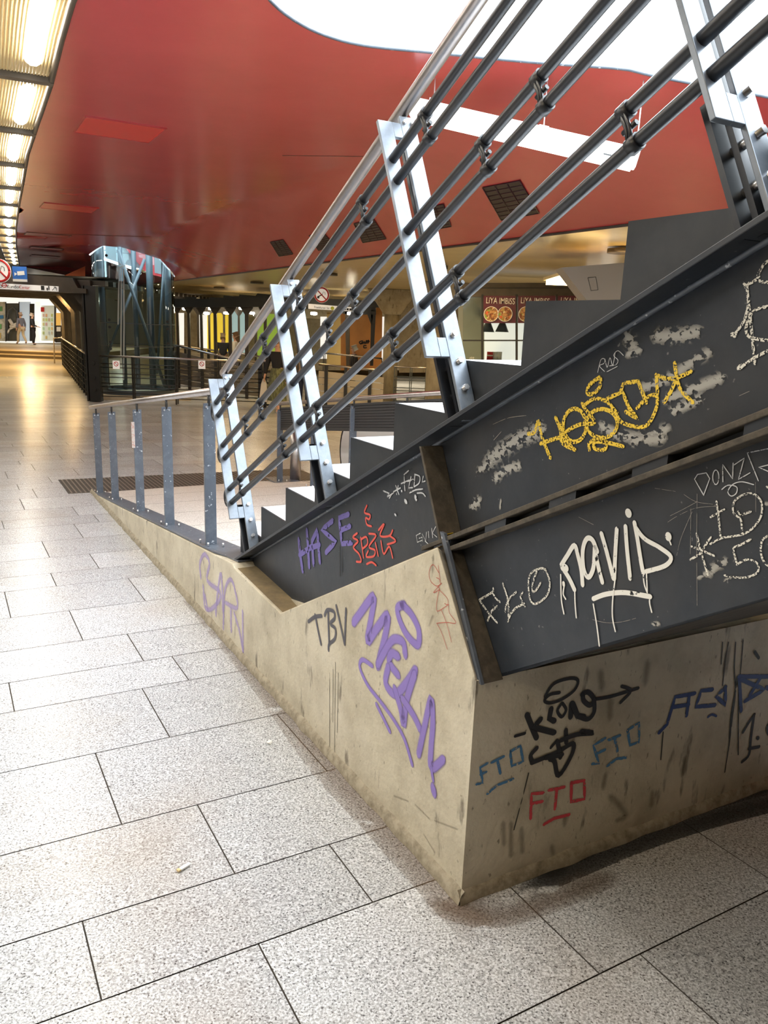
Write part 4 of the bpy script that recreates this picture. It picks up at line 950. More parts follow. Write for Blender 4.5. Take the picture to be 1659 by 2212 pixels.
kpan('back_wall', 990, 1046, 630, 800, mat('kiosk_green_grey', (.42, .47, .42), .5), 1.2); kpan('back_wall', 1046, 1320, 630, 800, MT['shopwhite'], 1.2)
for x in (1054, 1085):
    p = kp(x, 705, .5); bm = NB(); tube(bm, [p+Zv*.45, p+Zv*.12, p+Zv*.08, p-Zv*.10], [.006, .006, .045, .125], 16); l_ = link('pendant_lamp', bm, MT['bluegrey']); tag(l_, ('left' if x < 1060 else 'right')+' dark conical pendant lamp inside the kiosk window', 'lamp', 'kiosk pendants')
p = kp(1058, 772, .3); bm = NB(); tube(bm, [p-Zv*.06, p+Zv*.10], .055, 16); l_ = link('drink_can', bm, MT['signred']); tag(l_, 'red tin on the kiosk counter', 'tin')
bm = NB(); tube(bm, [p+Zv*.02, p+Zv*.045], .0555, 16); link('label_band', bm, MT['white'], l_)
for x in (1069, 1078): p = kp(x, 772, .35); bm = NB(); tube(bm, [p-Zv*.06, p+Zv*.10], .05, 16); l_ = link('white_canister', bm, MT['white']); tag(l_, ('left' if x < 1072 else 'right')+' white canister beside the red tin on the kiosk counter', 'canister', 'kiosk canisters')
text_obj('lettering', 'iSS', kp(1014, 778, -.02), (1, 0, 0), Zv, .08, MT['white'], ki, .002)
# grey slab and warm batten near the kiosk
bm = NB(); prism(bm, [atY(x, y, 9.0) for x, y in ((1213, 578), (1420, 562), (1420, 650), (1268, 650))], Vector((0, .35, 0))); gs = link('grey_beam', bm, mat('grey_render', (.34, .31, .27), .6)); tag(gs, 'grey slanted beam end with a small square mark above the kiosk', 'beam')
bm = NB(); q_ = [atY(x, y, 8.995) for x, y in ((1270, 600), (1287, 598), (1292, 626), (1277, 628), (1270, 600))]; tube(bm, q_, .003, 4); link('square_mark', bm, MT['signblack'], gs)
wl = thing('warm_batten', 'warm glowing batten lamp on the cream soffit beside the grey beam', 'light', atY(1236, 608, 10.4)); p = atY(1236, 606, 10.4)
bm = NB(); box(bm, p, Vector((.22, 0, .0)), Vector((0, .6, 0)), Zv*.03); link('tube', bm, mat('warm_tube', (1, .8, .4), .5, emis=(1, .72, .30), es=22), wl)
bm = NB(); box(bm, p+Zv*.045, Vector((.26, 0, .0)), Vector((0, .65, 0)), Zv*.02); link('housing', bm, MT['cream'], wl)
# ------------------------------------------------------------------ fill lamps added over the passage, gallery and side aisle
def fill_down_light(name, p, size, power, col=(1, .74, .38), aim=(0, 0, -1)):
    l = bpy.data.lights.new(name, 'AREA'); l.shape = 'DISK'; l.size = size; l.energy = power; l.color = col
    o = bpy.data.objects.new(name, l); COL.objects.link(o); o.location = p; o.rotation_euler = Vector(aim).to_track_quat('-Z', 'Y').to_euler(); return o
def fill_fixture(lab, p, size, power, col=(1, .74, .38)):  # added lamp in a round housing, brightens the dim areas
    t = thing('fill_downlight', lab, 'light', p, 'added fill downlights')
    bm = NB(); tube(bm, [p-Zv*.0, p+Zv*.05], size/2+.02, 20); link('housing', bm, MT['blacksat'], t)
    l = fill_down_light('lamp', p-Zv*.02, size, power, col); par(l, t); return t
for x, y in ((-13, 22), (-10.5, 26), (-16, 26), (-14, 31), (-19, 31), (-17, 36.5), (-22, 36.5)):
    fill_fixture('added fill downlight under the slatted passage ceiling', Vector((x, y, 2.74)), .3, 170, (1, .66, .28))
for x, y in ((-15, 43.5), (-20, 43.5), (-25, 43.5)): fill_fixture('added fill downlight under the slatted passage ceiling', Vector((x, y, 2.9)), .3, 60, (1, .9, .75))
for u, v in ((-12, -5.3), (-8.5, -5.6), (-4.5, -5.6), (-1, -5.6), (-17, -5.6), (-21.5, -6), (-14, -9.5), (-9, -10), (-4, -10)):
    fill_fixture('added fill downlight under the cream soffit', W(u, v, 3.03), .3, 60, (1, .68, .30))
for x in (-5.5, -3.5, -1.5, .5): fill_fixture('added fill downlight behind the black colonnade', Vector((x, 28.5, 2.9)), .3, 150, (1, .85, .6))
def batten(u, v, power, col=(1, .98, .95), lab='added neutral white fill batten, unseen under the side ceiling'):  # added unseen lamps that brighten the steelwork and concrete
    p = W(u, v, 3.48); t = thing('fill_batten', lab, 'light', p, 'added fill battens of the side aisle')
    bm = NB(); box(bm, p+Zv*.045, D*.78, M*.07, Zv*.035); link('body', bm, MT['white'], t, bevel=.004)
    l = bpy.data.lights.new('tube', 'AREA'); l.shape = 'RECTANGLE'; l.size = 1.5; l.size_y = .1; l.energy = power; l.color = col
    o = bpy.data.objects.new('tube', l); COL.objects.link(o); o.matrix_world = Matrix.Translation(p) @ Matrix(((D.x, M.x, 0), (D.y, M.y, 0), (0, 0, 1))).to_4x4(); par(o, t)
for u in (-6.2, -4.2, -2.2, -.2): batten(u, 2.9, 56)  # added unseen fill battens along the side aisle
batten(1.9, 3.0, 58, (1, .84, .62), 'added warm white fill batten, unseen beside the viewer')
fill_fixture('added unseen fill downlight behind the viewer near the concrete front face', W(4.6, -2.6, 3.5), .3, 14, (1, .78, .48))  # unseen lamp added at the back to warm the foreground
# ------------------------------------------------------------------ litter
p = onfloor(582, 1606); p.z = zfloor(p.x, p.y)
bm = NB(); n = 7; top = [Vector((p.x+.010*math.cos(k*.9)*(1+.3*(k % 2)), p.y+.013*math.sin(k*.9), p.z+.004+.003*(k % 3))) for k in range(n)]
prism(bm, top, Vector((0, 0, -.0035))); l_ = link('paper_scrap', bm, MT['white']); tag(l_, 'tiny white scrap of paper lying on a granite slab by the wedge wall', 'litter')
a = onfloor(386, 1884); b = onfloor(410, 1869); a.z = b.z = zfloor(a.x, a.y)+.004
cgt = thing('cigarette_end', 'flattened white cigarette end on the floor slabs in the foreground', 'litter', a)
bm = NB(); dd = (b-a).normalized(); sd_ = dd.cross(Zv); m_ = (a+b)/2
prism(bm, [a-sd_*.005, a+sd_*.005, m_+sd_*.0065+dd*.002, b+sd_*.006, b-sd_*.003, m_-sd_*.006], Zv*.005); link('paper', bm, MT['white'], cgt)
bm = NB(); prism(bm, [a-sd_*.0055-dd*.004, a+sd_*.0055-dd*.004, a+sd_*.0055+dd*.005, a-sd_*.0055+dd*.005], Zv*.0055); link('filter', bm, mat('cork_filter', (.62, .48, .25), .7), cgt)
# yellow scrap on the middle flange
p = onv(972, 1157, .16); bm = NB(); prism(bm, [p+D*-.012, p+D*.004+Zv*.004, p+D*.016+Zv*.012, p+D*.012+M*.02+Zv*.008, p+M*.024-D*.006], Zv*.002); l_ = link('yellow_wrapper', bm, mat('yellow_wrapper', (.85, .62, .04), .4)); tag(l_, 'crumpled yellow wrapper tucked on the middle flange beside the stiffener', 'litter')
# ------------------------------------------------------------------ graffiti
def ribbon(bm, uvl, pts, nrm, w, lift, capn=3):
    """flat painted stroke of width w following pts on a surface with normal nrm"""
    P_ = [pts[0]]
    for q in pts[1:]:
        if (q-P_[-1]).length > 1e-4: P_.append(q)
    if len(P_) < 2: P_.append(P_[0]+Vector((.001, 0, .001)))
    t0 = (P_[1]-P_[0]).normalized(); t1 = (P_[-1]-P_[-2]).normalized(); r = w/2
    st = [(P_[0]-t0*r*math.sin(a), r*math.cos(a), t0) for a in [PI/2*(1-i/capn)*.97 for i in range(capn)]]
    md = []
    for i, p in enumerate(P_):
        t = (P_[min(i+1, len(P_)-1)]-P_[max(i-1, 0)]).normalized(); md.append((p, r, t))
    en_ = [(P_[-1]+t1*r*math.sin(a), r*math.cos(a), t1) for a in [PI/2*((i+1)/capn)*.97 for i in range(capn)]]
    prev = None
    allp = st+md+en_; N_ = len(allp)
    for k, (p, rad, t) in enumerate(allp):
        s_ = nrm.cross(t).normalized(); o_ = nrm*lift
        edge_ = 1.0-(0 if (k < 1 or k > N_-2) else 0)
        cur = [bm.verts.new(p+o_-s_*rad), bm.verts.new(p+o_), bm.verts.new(p+o_+s_*rad)]
        capd = 0
        if k < capn: capd = 1-k/capn
        if k >= N_-capn: capd = 1-(N_-1-k)/capn
        if prev:
            for j in (0, 1):
                f = bm.faces.new([prev[0][j], cur[j], cur[j+1], prev[0][j+1]])
                vals = [(1 if j == 0 else prev[1]), (1 if j == 0 else capd), (capd if j == 0 else 1), (prev[1] if j == 0 else 1)]
                for l, val in zip(f.loops, vals): l[uvl].uv = (val, 0)
        prev = (cur, capd)
def smooth2(pts, k=5):
    if len(pts) < 3: return [Vector(p) for p in pts]
    return crom(pts, k, closed=False)
def tagpaint(name, label, parent, mapper, nrm, ox, oy, sc, groups, lift=.0012):
    """groups: list of (material, width in zoomed px, smooth?, strokes)"""
    made = []
    if name != 'graffiti_tag':
        if len(groups) > 1 or len(groups[0][3]) > 1:
            for gi, (m, wpx, sm, strokes) in enumerate(groups):
                for s_ in strokes: made += tagpaint(name, label, parent, mapper, nrm, ox, oy, sc, [(m, wpx, sm, [s_])], lift+.00005*len(made))
            return made
    for gi, (m, wpx, sm, strokes) in enumerate(groups):
        bm = NB(); uvl = bm.loops.layers.uv.new('uv')
        for si, s_ in enumerate(strokes):
            pl = smooth2(s_) if sm else [Vector(p) for p in s_]
            if not sm:     # resample straight strokes
                q_ = []
                for a, b in zip(pl, pl[1:]):
                    n = max(1, int((b-a).length/25)); q_ += [a.lerp(b, i/n) for i in range(n)]
                pl = q_+[pl[-1]]
            c = pl[len(pl)//2]; X_, Y_ = ox+c.x*sc, oy+c.y*sc
            wm = (mapper(X_+2, Y_)-mapper(X_-2, Y_)).length/4; wm2 = (mapper(X_, Y_+2)-mapper(X_, Y_-2)).length/4
            w_ = wpx*sc*(wm+wm2)/2
            ribbon(bm, uvl, [mapper(ox+p.x*sc, oy+p.y*sc) for p in pl], nrm, w_, lift+.00006*si+.0004*gi)
        o = link(name, bm, m, parent); o['label'] = label; made.append(o)
    return made
def ell(cx, cy, rx, ry, n=14, a0=0, sweep=6.5): return [(cx+rx*math.cos(a0+sweep*i/n), cy+ry*math.sin(a0+sweep*i/n)) for i in range(n+1)]
GP = {
 'white': paintmat('white_marker', (.80, .80, .76), .12, grain=.30, gscale=60), 'chalk': paintmat('white_chalk', (.74, .73, .66), .3, grain=.44, gscale=260),
 'thin': paintmat('thin_white_pen', (.60, .62, .64), .5, grain=.33, gscale=120), 'yellow': paintmat('yellow_chalk', (.80, .56, .045), .25, grain=.42, gscale=230),
 'violet': paintmat('violet_marker', (.17, .14, .42), .3, grain=.34, gscale=50), 'red': paintmat('red_marker', (.72, .10, .075), .3),
 'purple': paintmat('purple_spray', (.25, .18, .52), .55), 'purplef': paintmat('faded_purple_spray', (.42, .34, .66), .9, grain=.22, gscale=40, opac=.6),
 'grey': paintmat('grey_marker', (.085, .085, .105), .3, opac=.92), 'redpen': paintmat('thin_red_pen', (.45, .075, .045), .5, opac=.8),
 'black': paintmat('black_marker', (.016, .017, .022), .25), 'blue': paintmat('blue_crayon', (.06, .20, .40), .35, grain=.38, gscale=110), 'dblue': paintmat('dark_blue_marker', (.025, .06, .22), .3, grain=.28, gscale=70),
 'pink': paintmat('red_crayon', (.62, .055, .075), .3, grain=.33, gscale=90), 'drip': paintmat('black_drip', (.02, .018, .015), .5, grain=.30, gscale=40, gst=(1, 1, .3)),
 'worn': paintmat('worn_primer', (.36, .355, .33), .9, grain=.40, gscale=62, gst=(1, 1, 1.5), fall=.16), 'smudge': paintmat('dark_smudge', (.16, .13, .09), 1.0, opac=.36),
 'scratch': paintmat('pale_scratch', (.34, .32, .28), .8, grain=.36, gscale=60),
}
mU = lambda x, y: onv(x, y, VW1+.0008)
mL = lambda x, y: onv(x, y, VW2+.0008)
mW = lambda x, y: onv(x, y, VF+.0005)
mR = lambda x, y: onu(x, y, UF+.0022)
# lower web
tagpaint('graffiti_tag', 'chalky white letters FLO', st, mL, M, 900, 1150, .1808, [(GP['chalk'], 26, False, [
 [(755, 805), (860, 745), (920, 705), (920, 668)], [(915, 725), (950, 790), (1003, 833)], [(755, 810), (860, 960), (965, 1078)], [(965, 882), (900, 940), (852, 1055)],
 [(1035, 610), (1085, 760), (1105, 880), (1098, 1055)], [(1195, 712), (1120, 780), (1075, 870), (1060, 948)], [(1095, 1062), (1130, 970), (1190, 900), (1290, 850)], [(1270, 715), (1245, 770), (1270, 840), (1300, 885)]]),
 (GP['chalk'], 26, True, [[(1545, 440), (1590, 560), (1590, 680), (1540, 780), (1430, 852), (1370, 820), (1345, 700), (1345, 560), (1390, 470), (1500, 428), (1545, 450)], [(1440, 470), (1398, 590), (1390, 700), (1430, 692), (1490, 600)]])])
tagpaint('graffiti_tag', 'thick white dripping letters NAVID with an underline', st, mL, M, 1200, 840, .2767, [(GP['white'], 36, True, [
 [(48, 1375), (95, 1300), (150, 1222), (180, 1310), (205, 1420), (214, 1528)], [(60, 1400), (110, 1480), (150, 1565)],
 [(328, 1268), (290, 1178), (245, 1172), (216, 1260), (222, 1400), (258, 1470), (298, 1400), (310, 1240)], [(315, 1280), (340, 1400), (368, 1508)],
 [(362, 1130), (405, 1280), (455, 1478)], [(482, 1095), (472, 1250), (462, 1480)], [(550, 1075), (562, 1250), (586, 1478)],
 [(620, 1045), (645, 1180), (668, 1330), (688, 1435)], [(632, 1085), (700, 1170), (820, 1240), (905, 1312), (860, 1380), (712, 1425)],
 [(300, 1638), (400, 1602), (550, 1590), (742, 1622)]]), (GP['white'], 58, False, [[(571, 965), (575, 975)], [(64, 1392), (82, 1400)], [(884, 1148), (886, 1158)]]),
 (GP['white'], 12, True, [[(45, 1450), (50, 1640), (70, 1755)], [(155, 1580), (158, 1680), (167, 1785)], [(72, 1540), (65, 1600), (84, 1640)], [(300, 1680), (328, 1850), (347, 2005)], [(470, 1490), (452, 1640), (450, 1780), (472, 1892)], [(690, 1450), (700, 1530), (722, 1590)], [(716, 1440), (722, 1580)], [(740, 1640), (742, 1680), (757, 1742)], [(888, 1165), (908, 1215)]]),
 (GP['white'], 26, False, [[(68, 1515), (70, 1530)]])])
tagpaint('graffiti_tag', 'thin grey-white word DONZR with a looping underline', st, mL, M, 1200, 840, .2767, [(GP['thin'], 11, False, [
 [(1160, 830), (1088, 705), (1112, 668), (1180, 655), (1207, 700), (1160, 828)], [(1310, 725), (1308, 590), (1386, 703), (1390, 580)], [(1400, 592), (1477, 540), (1432, 707), (1522, 655)], [(1587, 717), (1500, 500), (1690, 462)], [(1700, 585), (1590, 612), (1690, 655)]]),
 (GP['thin'], 11, True, [ell(1256, 690, 24, 56), [(1303, 785), (1350, 752), (1418, 765), (1415, 815), (1375, 836), (1350, 800), (1390, 745), (1460, 725), (1550, 747)]])])
tagpaint('graffiti_tag', 'chalky white monogram with a star and the number 50', st, mL, M, 1200, 840, .2767, [(GP['chalk'], 21, False, [
 [(1260, 880), (1272, 960), (1292, 1160)], [(1215, 1000), (1320, 942)], [(1430, 960), (1455, 1040), (1462, 1130)], [(1440, 990), (1527, 958)],
 [(1105, 1130), (1130, 1240), (1192, 1450)], [(1215, 1158), (1130, 1290), (1057, 1332)], [(1068, 1230), (1150, 1262), (1242, 1302)], [(1525, 1175), (1455, 1215), (1388, 1240), (1420, 1370)]]),
 (GP['chalk'], 21, True, [[(1430, 1000), (1392, 960), (1400, 880), (1470, 827), (1550, 820), (1610, 880), (1612, 980), (1560, 1070), (1480, 1130), (1390, 1150), (1300, 1165), (1210, 1212)], [(1420, 1370), (1500, 1332), (1580, 1362), (1582, 1430), (1500, 1470), (1400, 1470), (1325, 1455)], [(1690, 1135), (1620, 1180), (1608, 1280), (1640, 1360), (1690, 1390)], [(1655, 765), (1690, 780)]])])
tagpaint('scratches', 'fan of fine pale scratches beside the star', st, mL, M, 1200, 840, .2767, [(GP['scratch'], 5, True, [[(1108, 820), (1105, 1200), (1108, 1690)], [(1060, 930), (1055, 1290)], [(880, 1040), (960, 990), (1100, 930), (1270, 915)], [(950, 1300), (985, 1160), (1070, 960)], [(900, 990), (1000, 940), (1110, 880)], [(1000, 820), (1100, 880), (1230, 900)], [(255, 1790), (400, 1825), (520, 1818), (630, 1790)], [(185, 1000), (300, 1060)], [(1565, 730), (1568, 960)], [(780, 775), (940, 800)]])])
tagpaint('worn_patch', 'patch of bare primer', st, mL, M, 1200, 840, .2767, [(GP['worn'], 110, True, [[(1200, 1440), (1250, 1390), (1320, 1350)]]), (GP['worn'], 60, True, [[(1120, 1470), (1200, 1430)], [(1330, 1500), (1370, 1480)], [(1640, 900), (1700, 900)], [(770, 1835), (800, 1835)]])], lift=.0006)
# upper web
tagpaint('graffiti_tag', 'rough yellow chalk letters with an asterisk and halo', st, mU, M, 1000, 440, .3972, [(GP['yellow'], 23, True, [
 [(358, 1252), (392, 1240), (412, 1183), (432, 1270), (476, 1380)], [(507, 1165), (532, 1230), (542, 1300), (610, 1337)], [(425, 1305), (480, 1285), (540, 1268)],
 ell(610, 1205, 62, 90, 16, 0), [(565, 1295), (560, 1245), (640, 1200), (718, 1190), (662, 1110), (652, 1085)], ell(758, 1195, 84, 78, 16), [(660, 1098), (720, 1060), (790, 1080), (838, 1150), (878, 1195), (990, 1212), (1048, 1130), (1058, 1050), (1015, 1048), (950, 1110)],
 [(690, 1338), (690, 1300), (740, 1280), (782, 1300), (770, 1338), (718, 1330), (722, 1295), (790, 1300), (872, 1320)], [(745, 945), (692, 985), (678, 1028), (706, 1036), (745, 1000), (752, 955)]]),
 (GP['yellow'], 25, False, [[(785, 1062), (870, 1022), (905, 1110), (955, 1170), (890, 1132)], [(862, 1015), (875, 978), (955, 965), (1000, 1080)], [(800, 1090), (840, 1140)], [(1155, 868), (1165, 950), (1135, 1020), (1098, 1080)], [(1055, 932), (1100, 950), (1160, 952), (1242, 914)], [(1055, 932), (1062, 1030)], [(1165, 955), (1190, 1020), (1252, 1080)], [(530, 1200), (560, 1290), (600, 1330)]])])
tagpaint('graffiti_tag', 'thin scratched initials RWS', st, mU, M, 1000, 440, .3972, [(GP['thin'], 5, True, [[(735, 917), (752, 850), (772, 845), (770, 868), (745, 882), (772, 912)], [(775, 845), (787, 890), (802, 838), (817, 880), (830, 812)], [(875, 825), (845, 800), (822, 825), (845, 850), (835, 875), (800, 882)], [(780, 917), (842, 885)]])])
tagpaint('graffiti_tag', 'tall white chalk sign cut by the picture edge', st, mU, M, 1000, 440, .3972, [(GP['chalk'], 21, True, [[(1680, 300), (1640, 330), (1608, 385), (1615, 420), (1690, 430)], [(1540, 440), (1580, 425), (1612, 400)], [(1545, 440), (1565, 620), (1590, 868)], [(1555, 550), (1530, 640), (1475, 717)], [(1690, 555), (1590, 580), (1545, 660), (1562, 725), (1690, 748)], [(1508, 895), (1585, 840), (1690, 785)]]), (GP['chalk'], 34, False, [[(1538, 435), (1544, 448)], [(1470, 712), (1480, 716)], [(1506, 892), (1516, 885)]])])
tagpaint('scratches', 'fine white scratches', st, mU, M, 1000, 440, .3972, [(GP['scratch'], 4, True, [[(165, 1200), (250, 1165), (345, 1152)], [(170, 1285), (210, 1240)], [(240, 1285), (300, 1245), (360, 1240)], [(1505, 1045), (1560, 1020)]])])
tagpaint('worn_patch', 'rubbed patches of bare grey primer', st, mU, M, 1000, 440, .3972, [(GP['worn'], 120, True, [[(140, 1400), (230, 1330), (330, 1270), (420, 1235)], [(1060, 720), (1160, 720), (1270, 700)], [(900, 730), (930, 790)]]), (GP['worn'], 95, True, [[(760, 1210), (860, 1260), (1000, 1270), (1100, 1230)], [(980, 1000), (1100, 960), (1250, 860), (1330, 815)], [(1110, 1060), (1250, 1010), (1400, 950)], [(1140, 1130), (1290, 1060)], [(930, 1290), (1080, 1280)]]), (GP['worn'], 60, True, [[(90, 1450), (150, 1410)], [(930, 640), (1010, 590)], [(900, 820), (960, 800)]])], lift=.0006)
tagpaint('worn_patch', 'chipped paint low in the corner', st, mU, M, 880, 920, .1808, [(GP['worn'], 160, True, [[(780, 960), (850, 900)], [(1060, 620), (1180, 520), (1330, 480)]]), (GP['worn'], 50, False, [[(1120, 890), (1110, 980)]])], lift=.0007)
tagpaint('graffiti_tag', 'violet word HASE', st, mU, M, 420, 560, .3978, [(GP['violet'], 22, False, [[(568, 1525), (575, 1600), (588, 1690)], [(612, 1475), (618, 1560), (624, 1668)], [(572, 1605), (637, 1562)], [(648, 1655), (640, 1530), (668, 1470), (682, 1642)], [(650, 1562), (680, 1550)], [(752, 1420), (692, 1470), (770, 1532), (716, 1592)], [(838, 1385), (787, 1405), (802, 1545), (856, 1540)], [(795, 1472), (846, 1450)]])])
tagpaint('graffiti_tag', 'jagged bright red tag with a curl above', st, mU, M, 420, 560, .3978, [(GP['red'], 9, True, [[(938, 1338), (925, 1375), (955, 1388), (950, 1412), (932, 1405), (938, 1440), (962, 1450)], [(885, 1488), (862, 1510), (890, 1530), (865, 1565), (895, 1600), (907, 1640), (882, 1642)], [(905, 1512), (920, 1620)], [(908, 1520), (935, 1508), (942, 1545), (915, 1572)], [(950, 1490), (988, 1500), (950, 1560), (982, 1580), (975, 1612), (935, 1615), (945, 1585)], [(1002, 1470), (1032, 1438), (1010, 1500), (1060, 1502), (1078, 1472)], [(1015, 1530), (1030, 1600), (1060, 1560), (1078, 1620)], [(1060, 1500), (1095, 1530), (1050, 1548)], [(938, 1655), (965, 1645), (988, 1662)], [(985, 1540), (1000, 1610)]])])
tagpaint('graffiti_tag', 'small white tag with star and underline', st, mU, M, 420, 560, .3978, [(GP['thin'], 8, False, [[(1028, 1258), (1060, 1272), (1048, 1290), (1085, 1268), (1060, 1297)], [(1095, 1230), (1112, 1276)], [(1083, 1262), (1120, 1242)], [(1100, 1276), (1108, 1230)], [(1165, 1148), (1140, 1170), (1145, 1255)], [(1125, 1218), (1168, 1200)], [(1178, 1182), (1165, 1242), (1187, 1240)], [(1162, 1205), (1190, 1195)], [(1200, 1168), (1195, 1232)], [(1245, 1180), (1240, 1210), (1255, 1205)]]), (GP['thin'], 8, True, [[(1198, 1168), (1225, 1180), (1222, 1215), (1195, 1235)], [(1172, 1268), (1205, 1252), (1242, 1248)], [(1212, 1270), (1240, 1270), (1256, 1287)]]), (GP['thin'], 22, False, [[(1148, 1312), (1152, 1318)], [(1203, 1290), (1206, 1302)]]), (GP['thin'], 12, False, [[(1092, 1385), (1096, 1390)], [(1128, 1258), (1130, 1260)]])])
tagpaint('graffiti_tag', 'thin pale scribble GNiK', st, mU, M, 420, 560, .3978, [(GP['thin'], 5, False, [[(1228, 1488), (1206, 1500), (1212, 1537), (1240, 1525), (1238, 1510), (1222, 1515)], [(1240, 1530), (1238, 1490), (1258, 1530), (1262, 1482)], [(1272, 1478), (1276, 1520)], [(1290, 1460), (1296, 1512)], [(1312, 1452), (1294, 1488), (1318, 1508)], [(1255, 1530), (1270, 1545)]])])
tagpaint('drip_streak', 'faint dark drips', st, mU, M, 420, 560, .3978, [(GP['drip'], 5, True, [[(790, 1560), (792, 1720)], [(803, 1560), (804, 1700)]])])
# wedge wall
tagpaint('graffiti_tag', 'grey letters TBV', cw, mW, M, 480, 1180, .3797, [(GP['grey'], 15, True, [[(492, 428), (528, 402), (566, 396)], [(530, 392), (545, 470), (563, 555)], [(604, 375), (606, 450), (610, 556)], [(584, 392), (600, 362), (636, 372), (640, 410), (616, 440), (645, 470), (642, 525), (610, 556), (606, 590)], [(650, 340), (668, 420), (698, 556)], [(706, 358), (702, 450), (698, 550)]])])
tagpaint('graffiti_tag', 'large purple spray-painted letters MO MEGAN', cw, mW, M, 480, 1180, .3797, [(GP['purple'], 48, True, [
 [(750, 432), (780, 390), (862, 285), (850, 400), (828, 540), (880, 468), (942, 392), (930, 500), (888, 678)], [(1035, 332), (1000, 350), (1008, 410), (1050, 500), (1112, 560), (1120, 480), (1080, 390), (1030, 335)],
 [(888, 672), (925, 600), (975, 530), (1030, 545), (1042, 612)], [(1000, 625), (965, 610), (952, 660), (1000, 730)], [(945, 690), (932, 780), (985, 842), (1040, 790), (1100, 705)], [(985, 815), (1018, 930), (1034, 1012), (1050, 880), (1095, 730)],
 [(1030, 870), (1090, 960), (1128, 1040)], [(1120, 1180), (1150, 1040), (1190, 868), (1200, 1000), (1190, 1150), (1192, 1262), (1258, 1212)]]),
 (GP['purple'], 24, True, [[(855, 680), (800, 645), (785, 690), (830, 790), (900, 880), (980, 990), (1040, 1100), (1082, 1240)], [(880, 900), (920, 980), (955, 1052)], [(1192, 1265), (1202, 1330)]]), (GP['purple'], 50, True, [[(1203, 1375), (1207, 1400)]])])
tagpaint('graffiti_tag', 'thin red scrawl beside the stiffener', cw, mW, M, 900, 1150, .1808, [(GP['redpen'], 9, True, [[(262, 395), (285, 600), (275, 560), (240, 540)], [(268, 480), (200, 385), (155, 460), (165, 570), (240, 640), (300, 610)], [(300, 605), (205, 720), (275, 680), (255, 650)], [(275, 680), (250, 800), (250, 940), (385, 860)], [(280, 690), (370, 790), (375, 860), (340, 850)], [(385, 860), (395, 960), (475, 1080), (360, 1075), (245, 1085)], [(300, 930), (360, 1080), (420, 1310)], [(245, 1085), (300, 1190), (370, 1395)]])])
tagpaint('graffiti_tag', 'faded lilac spray letters low on the wedge', cw, mW, M, 0, 1000, .3617, [(GP['purplef'], 26, True, [[(1200, 680), (1195, 600), (1222, 545), (1252, 600), (1238, 700), (1310, 765), (1310, 820), (1262, 872), (1225, 858), (1215, 740)], [(1290, 905), (1300, 780), (1322, 660), (1332, 880)], [(1335, 985), (1345, 760), (1385, 700), (1420, 860), (1350, 835)], [(1380, 880), (1382, 1000)], [(1400, 900), (1430, 1000), (1452, 1120)], [(1450, 890), (1452, 1120)], [(1225, 790), (1240, 870)]])])
tagpaint('drip_streak', 'thin brown runs down the concrete', cw, mW, M, 480, 1180, .3797, [(GP['drip'], 3, True, [[(612, 720), (612, 1150)], [(645, 660), (640, 1170)], [(662, 720), (655, 1060)], [(632, 700), (630, 1000)]])])
tagpaint('scuff_mark', 'brown scuff', cw, mW, M, 480, 1180, .3797, [(GP['smudge'], 13, True, [[(1198, 395), (1178, 450)], [(1130, 890), (1132, 960)], [(1100, 1470), (1180, 1550)], [(1210, 1560), (1340, 1610)], [(980, 1420), (1060, 1450)], [(1150, 1640), (1210, 1740)]])])
# shaded front face
tagpaint('graffiti_tag', 'black word KLONG with arrow, swirl and crown', cw, mR, D, 960, 1400, .4213, [(GP['black'], 17, True, [[(515, 245), (560, 182), (640, 155), (683, 165), (665, 215), (600, 262), (540, 280), (512, 268), (540, 238), (588, 228)], [(762, 262), (850, 248), (992, 205)], [(908, 195), (955, 218), (902, 278)], [(362, 450), (410, 436)], [(600, 282), (578, 320), (600, 352), (622, 315), (604, 282)], [(545, 508), (575, 472)]]),
 (GP['black'], 31, False, [[(422, 342), (445, 400), (470, 458)], [(490, 365), (455, 405), (560, 432)], [(545, 312), (536, 360), (560, 372)], [(650, 285), (645, 350)], [(655, 285), (680, 345), (712, 352)]]),
 (GP['black'], 25, True, [[(705, 235), (735, 225), (765, 262), (745, 292), (712, 268), (708, 235)], [(765, 262), (765, 325), (735, 362), (690, 350)], [(448, 585), (440, 548), (470, 512)], [(448, 585), (510, 560), (580, 530), (655, 488), (650, 545), (584, 652), (562, 580), (540, 568)], [(578, 478), (592, 558)], [(620, 420), (622, 480)], [(596, 470), (680, 440), (760, 434), (700, 425)], [(520, 560), (600, 545)]])])
tagpaint('graffiti_tag', 'pale blue letters FTO on the left', cw, mR, D, 960, 1400, .4213, [(GP['blue'], 17, False, [[(218, 590), (182, 612), (195, 690), (165, 697)], [(186, 645), (212, 634)], [(242, 585), (302, 555)], [(270, 572), (285, 640)], [(335, 530), (388, 500), (402, 580), (345, 604), (335, 530)], [(220, 745), (268, 702), (350, 670)]])])
tagpaint('graffiti_tag', 'pale blue letters FTO right of the crown', cw, mR, D, 960, 1400, .4213, [(GP['blue'], 17, False, [[(822, 462), (762, 500), (792, 590), (758, 592)], [(778, 540), (822, 520)], [(838, 472), (900, 445)], [(872, 460), (886, 530)], [(938, 420), (996, 382), (996, 480), (950, 497), (938, 420)], [(835, 602), (880, 567), (930, 560)]])])
tagpaint('graffiti_tag', 'red letters FTO with an underline', cw, mR, D, 960, 1400, .4213, [(GP['pink'], 18, False, [[(505, 742), (445, 746), (441, 872)], [(445, 797), (500, 786)], [(535, 728), (612, 712)], [(575, 722), (565, 822)], [(650, 690), (716, 678), (717, 772), (648, 787), (650, 690)], [(510, 902), (560, 872), (637, 853)]])])
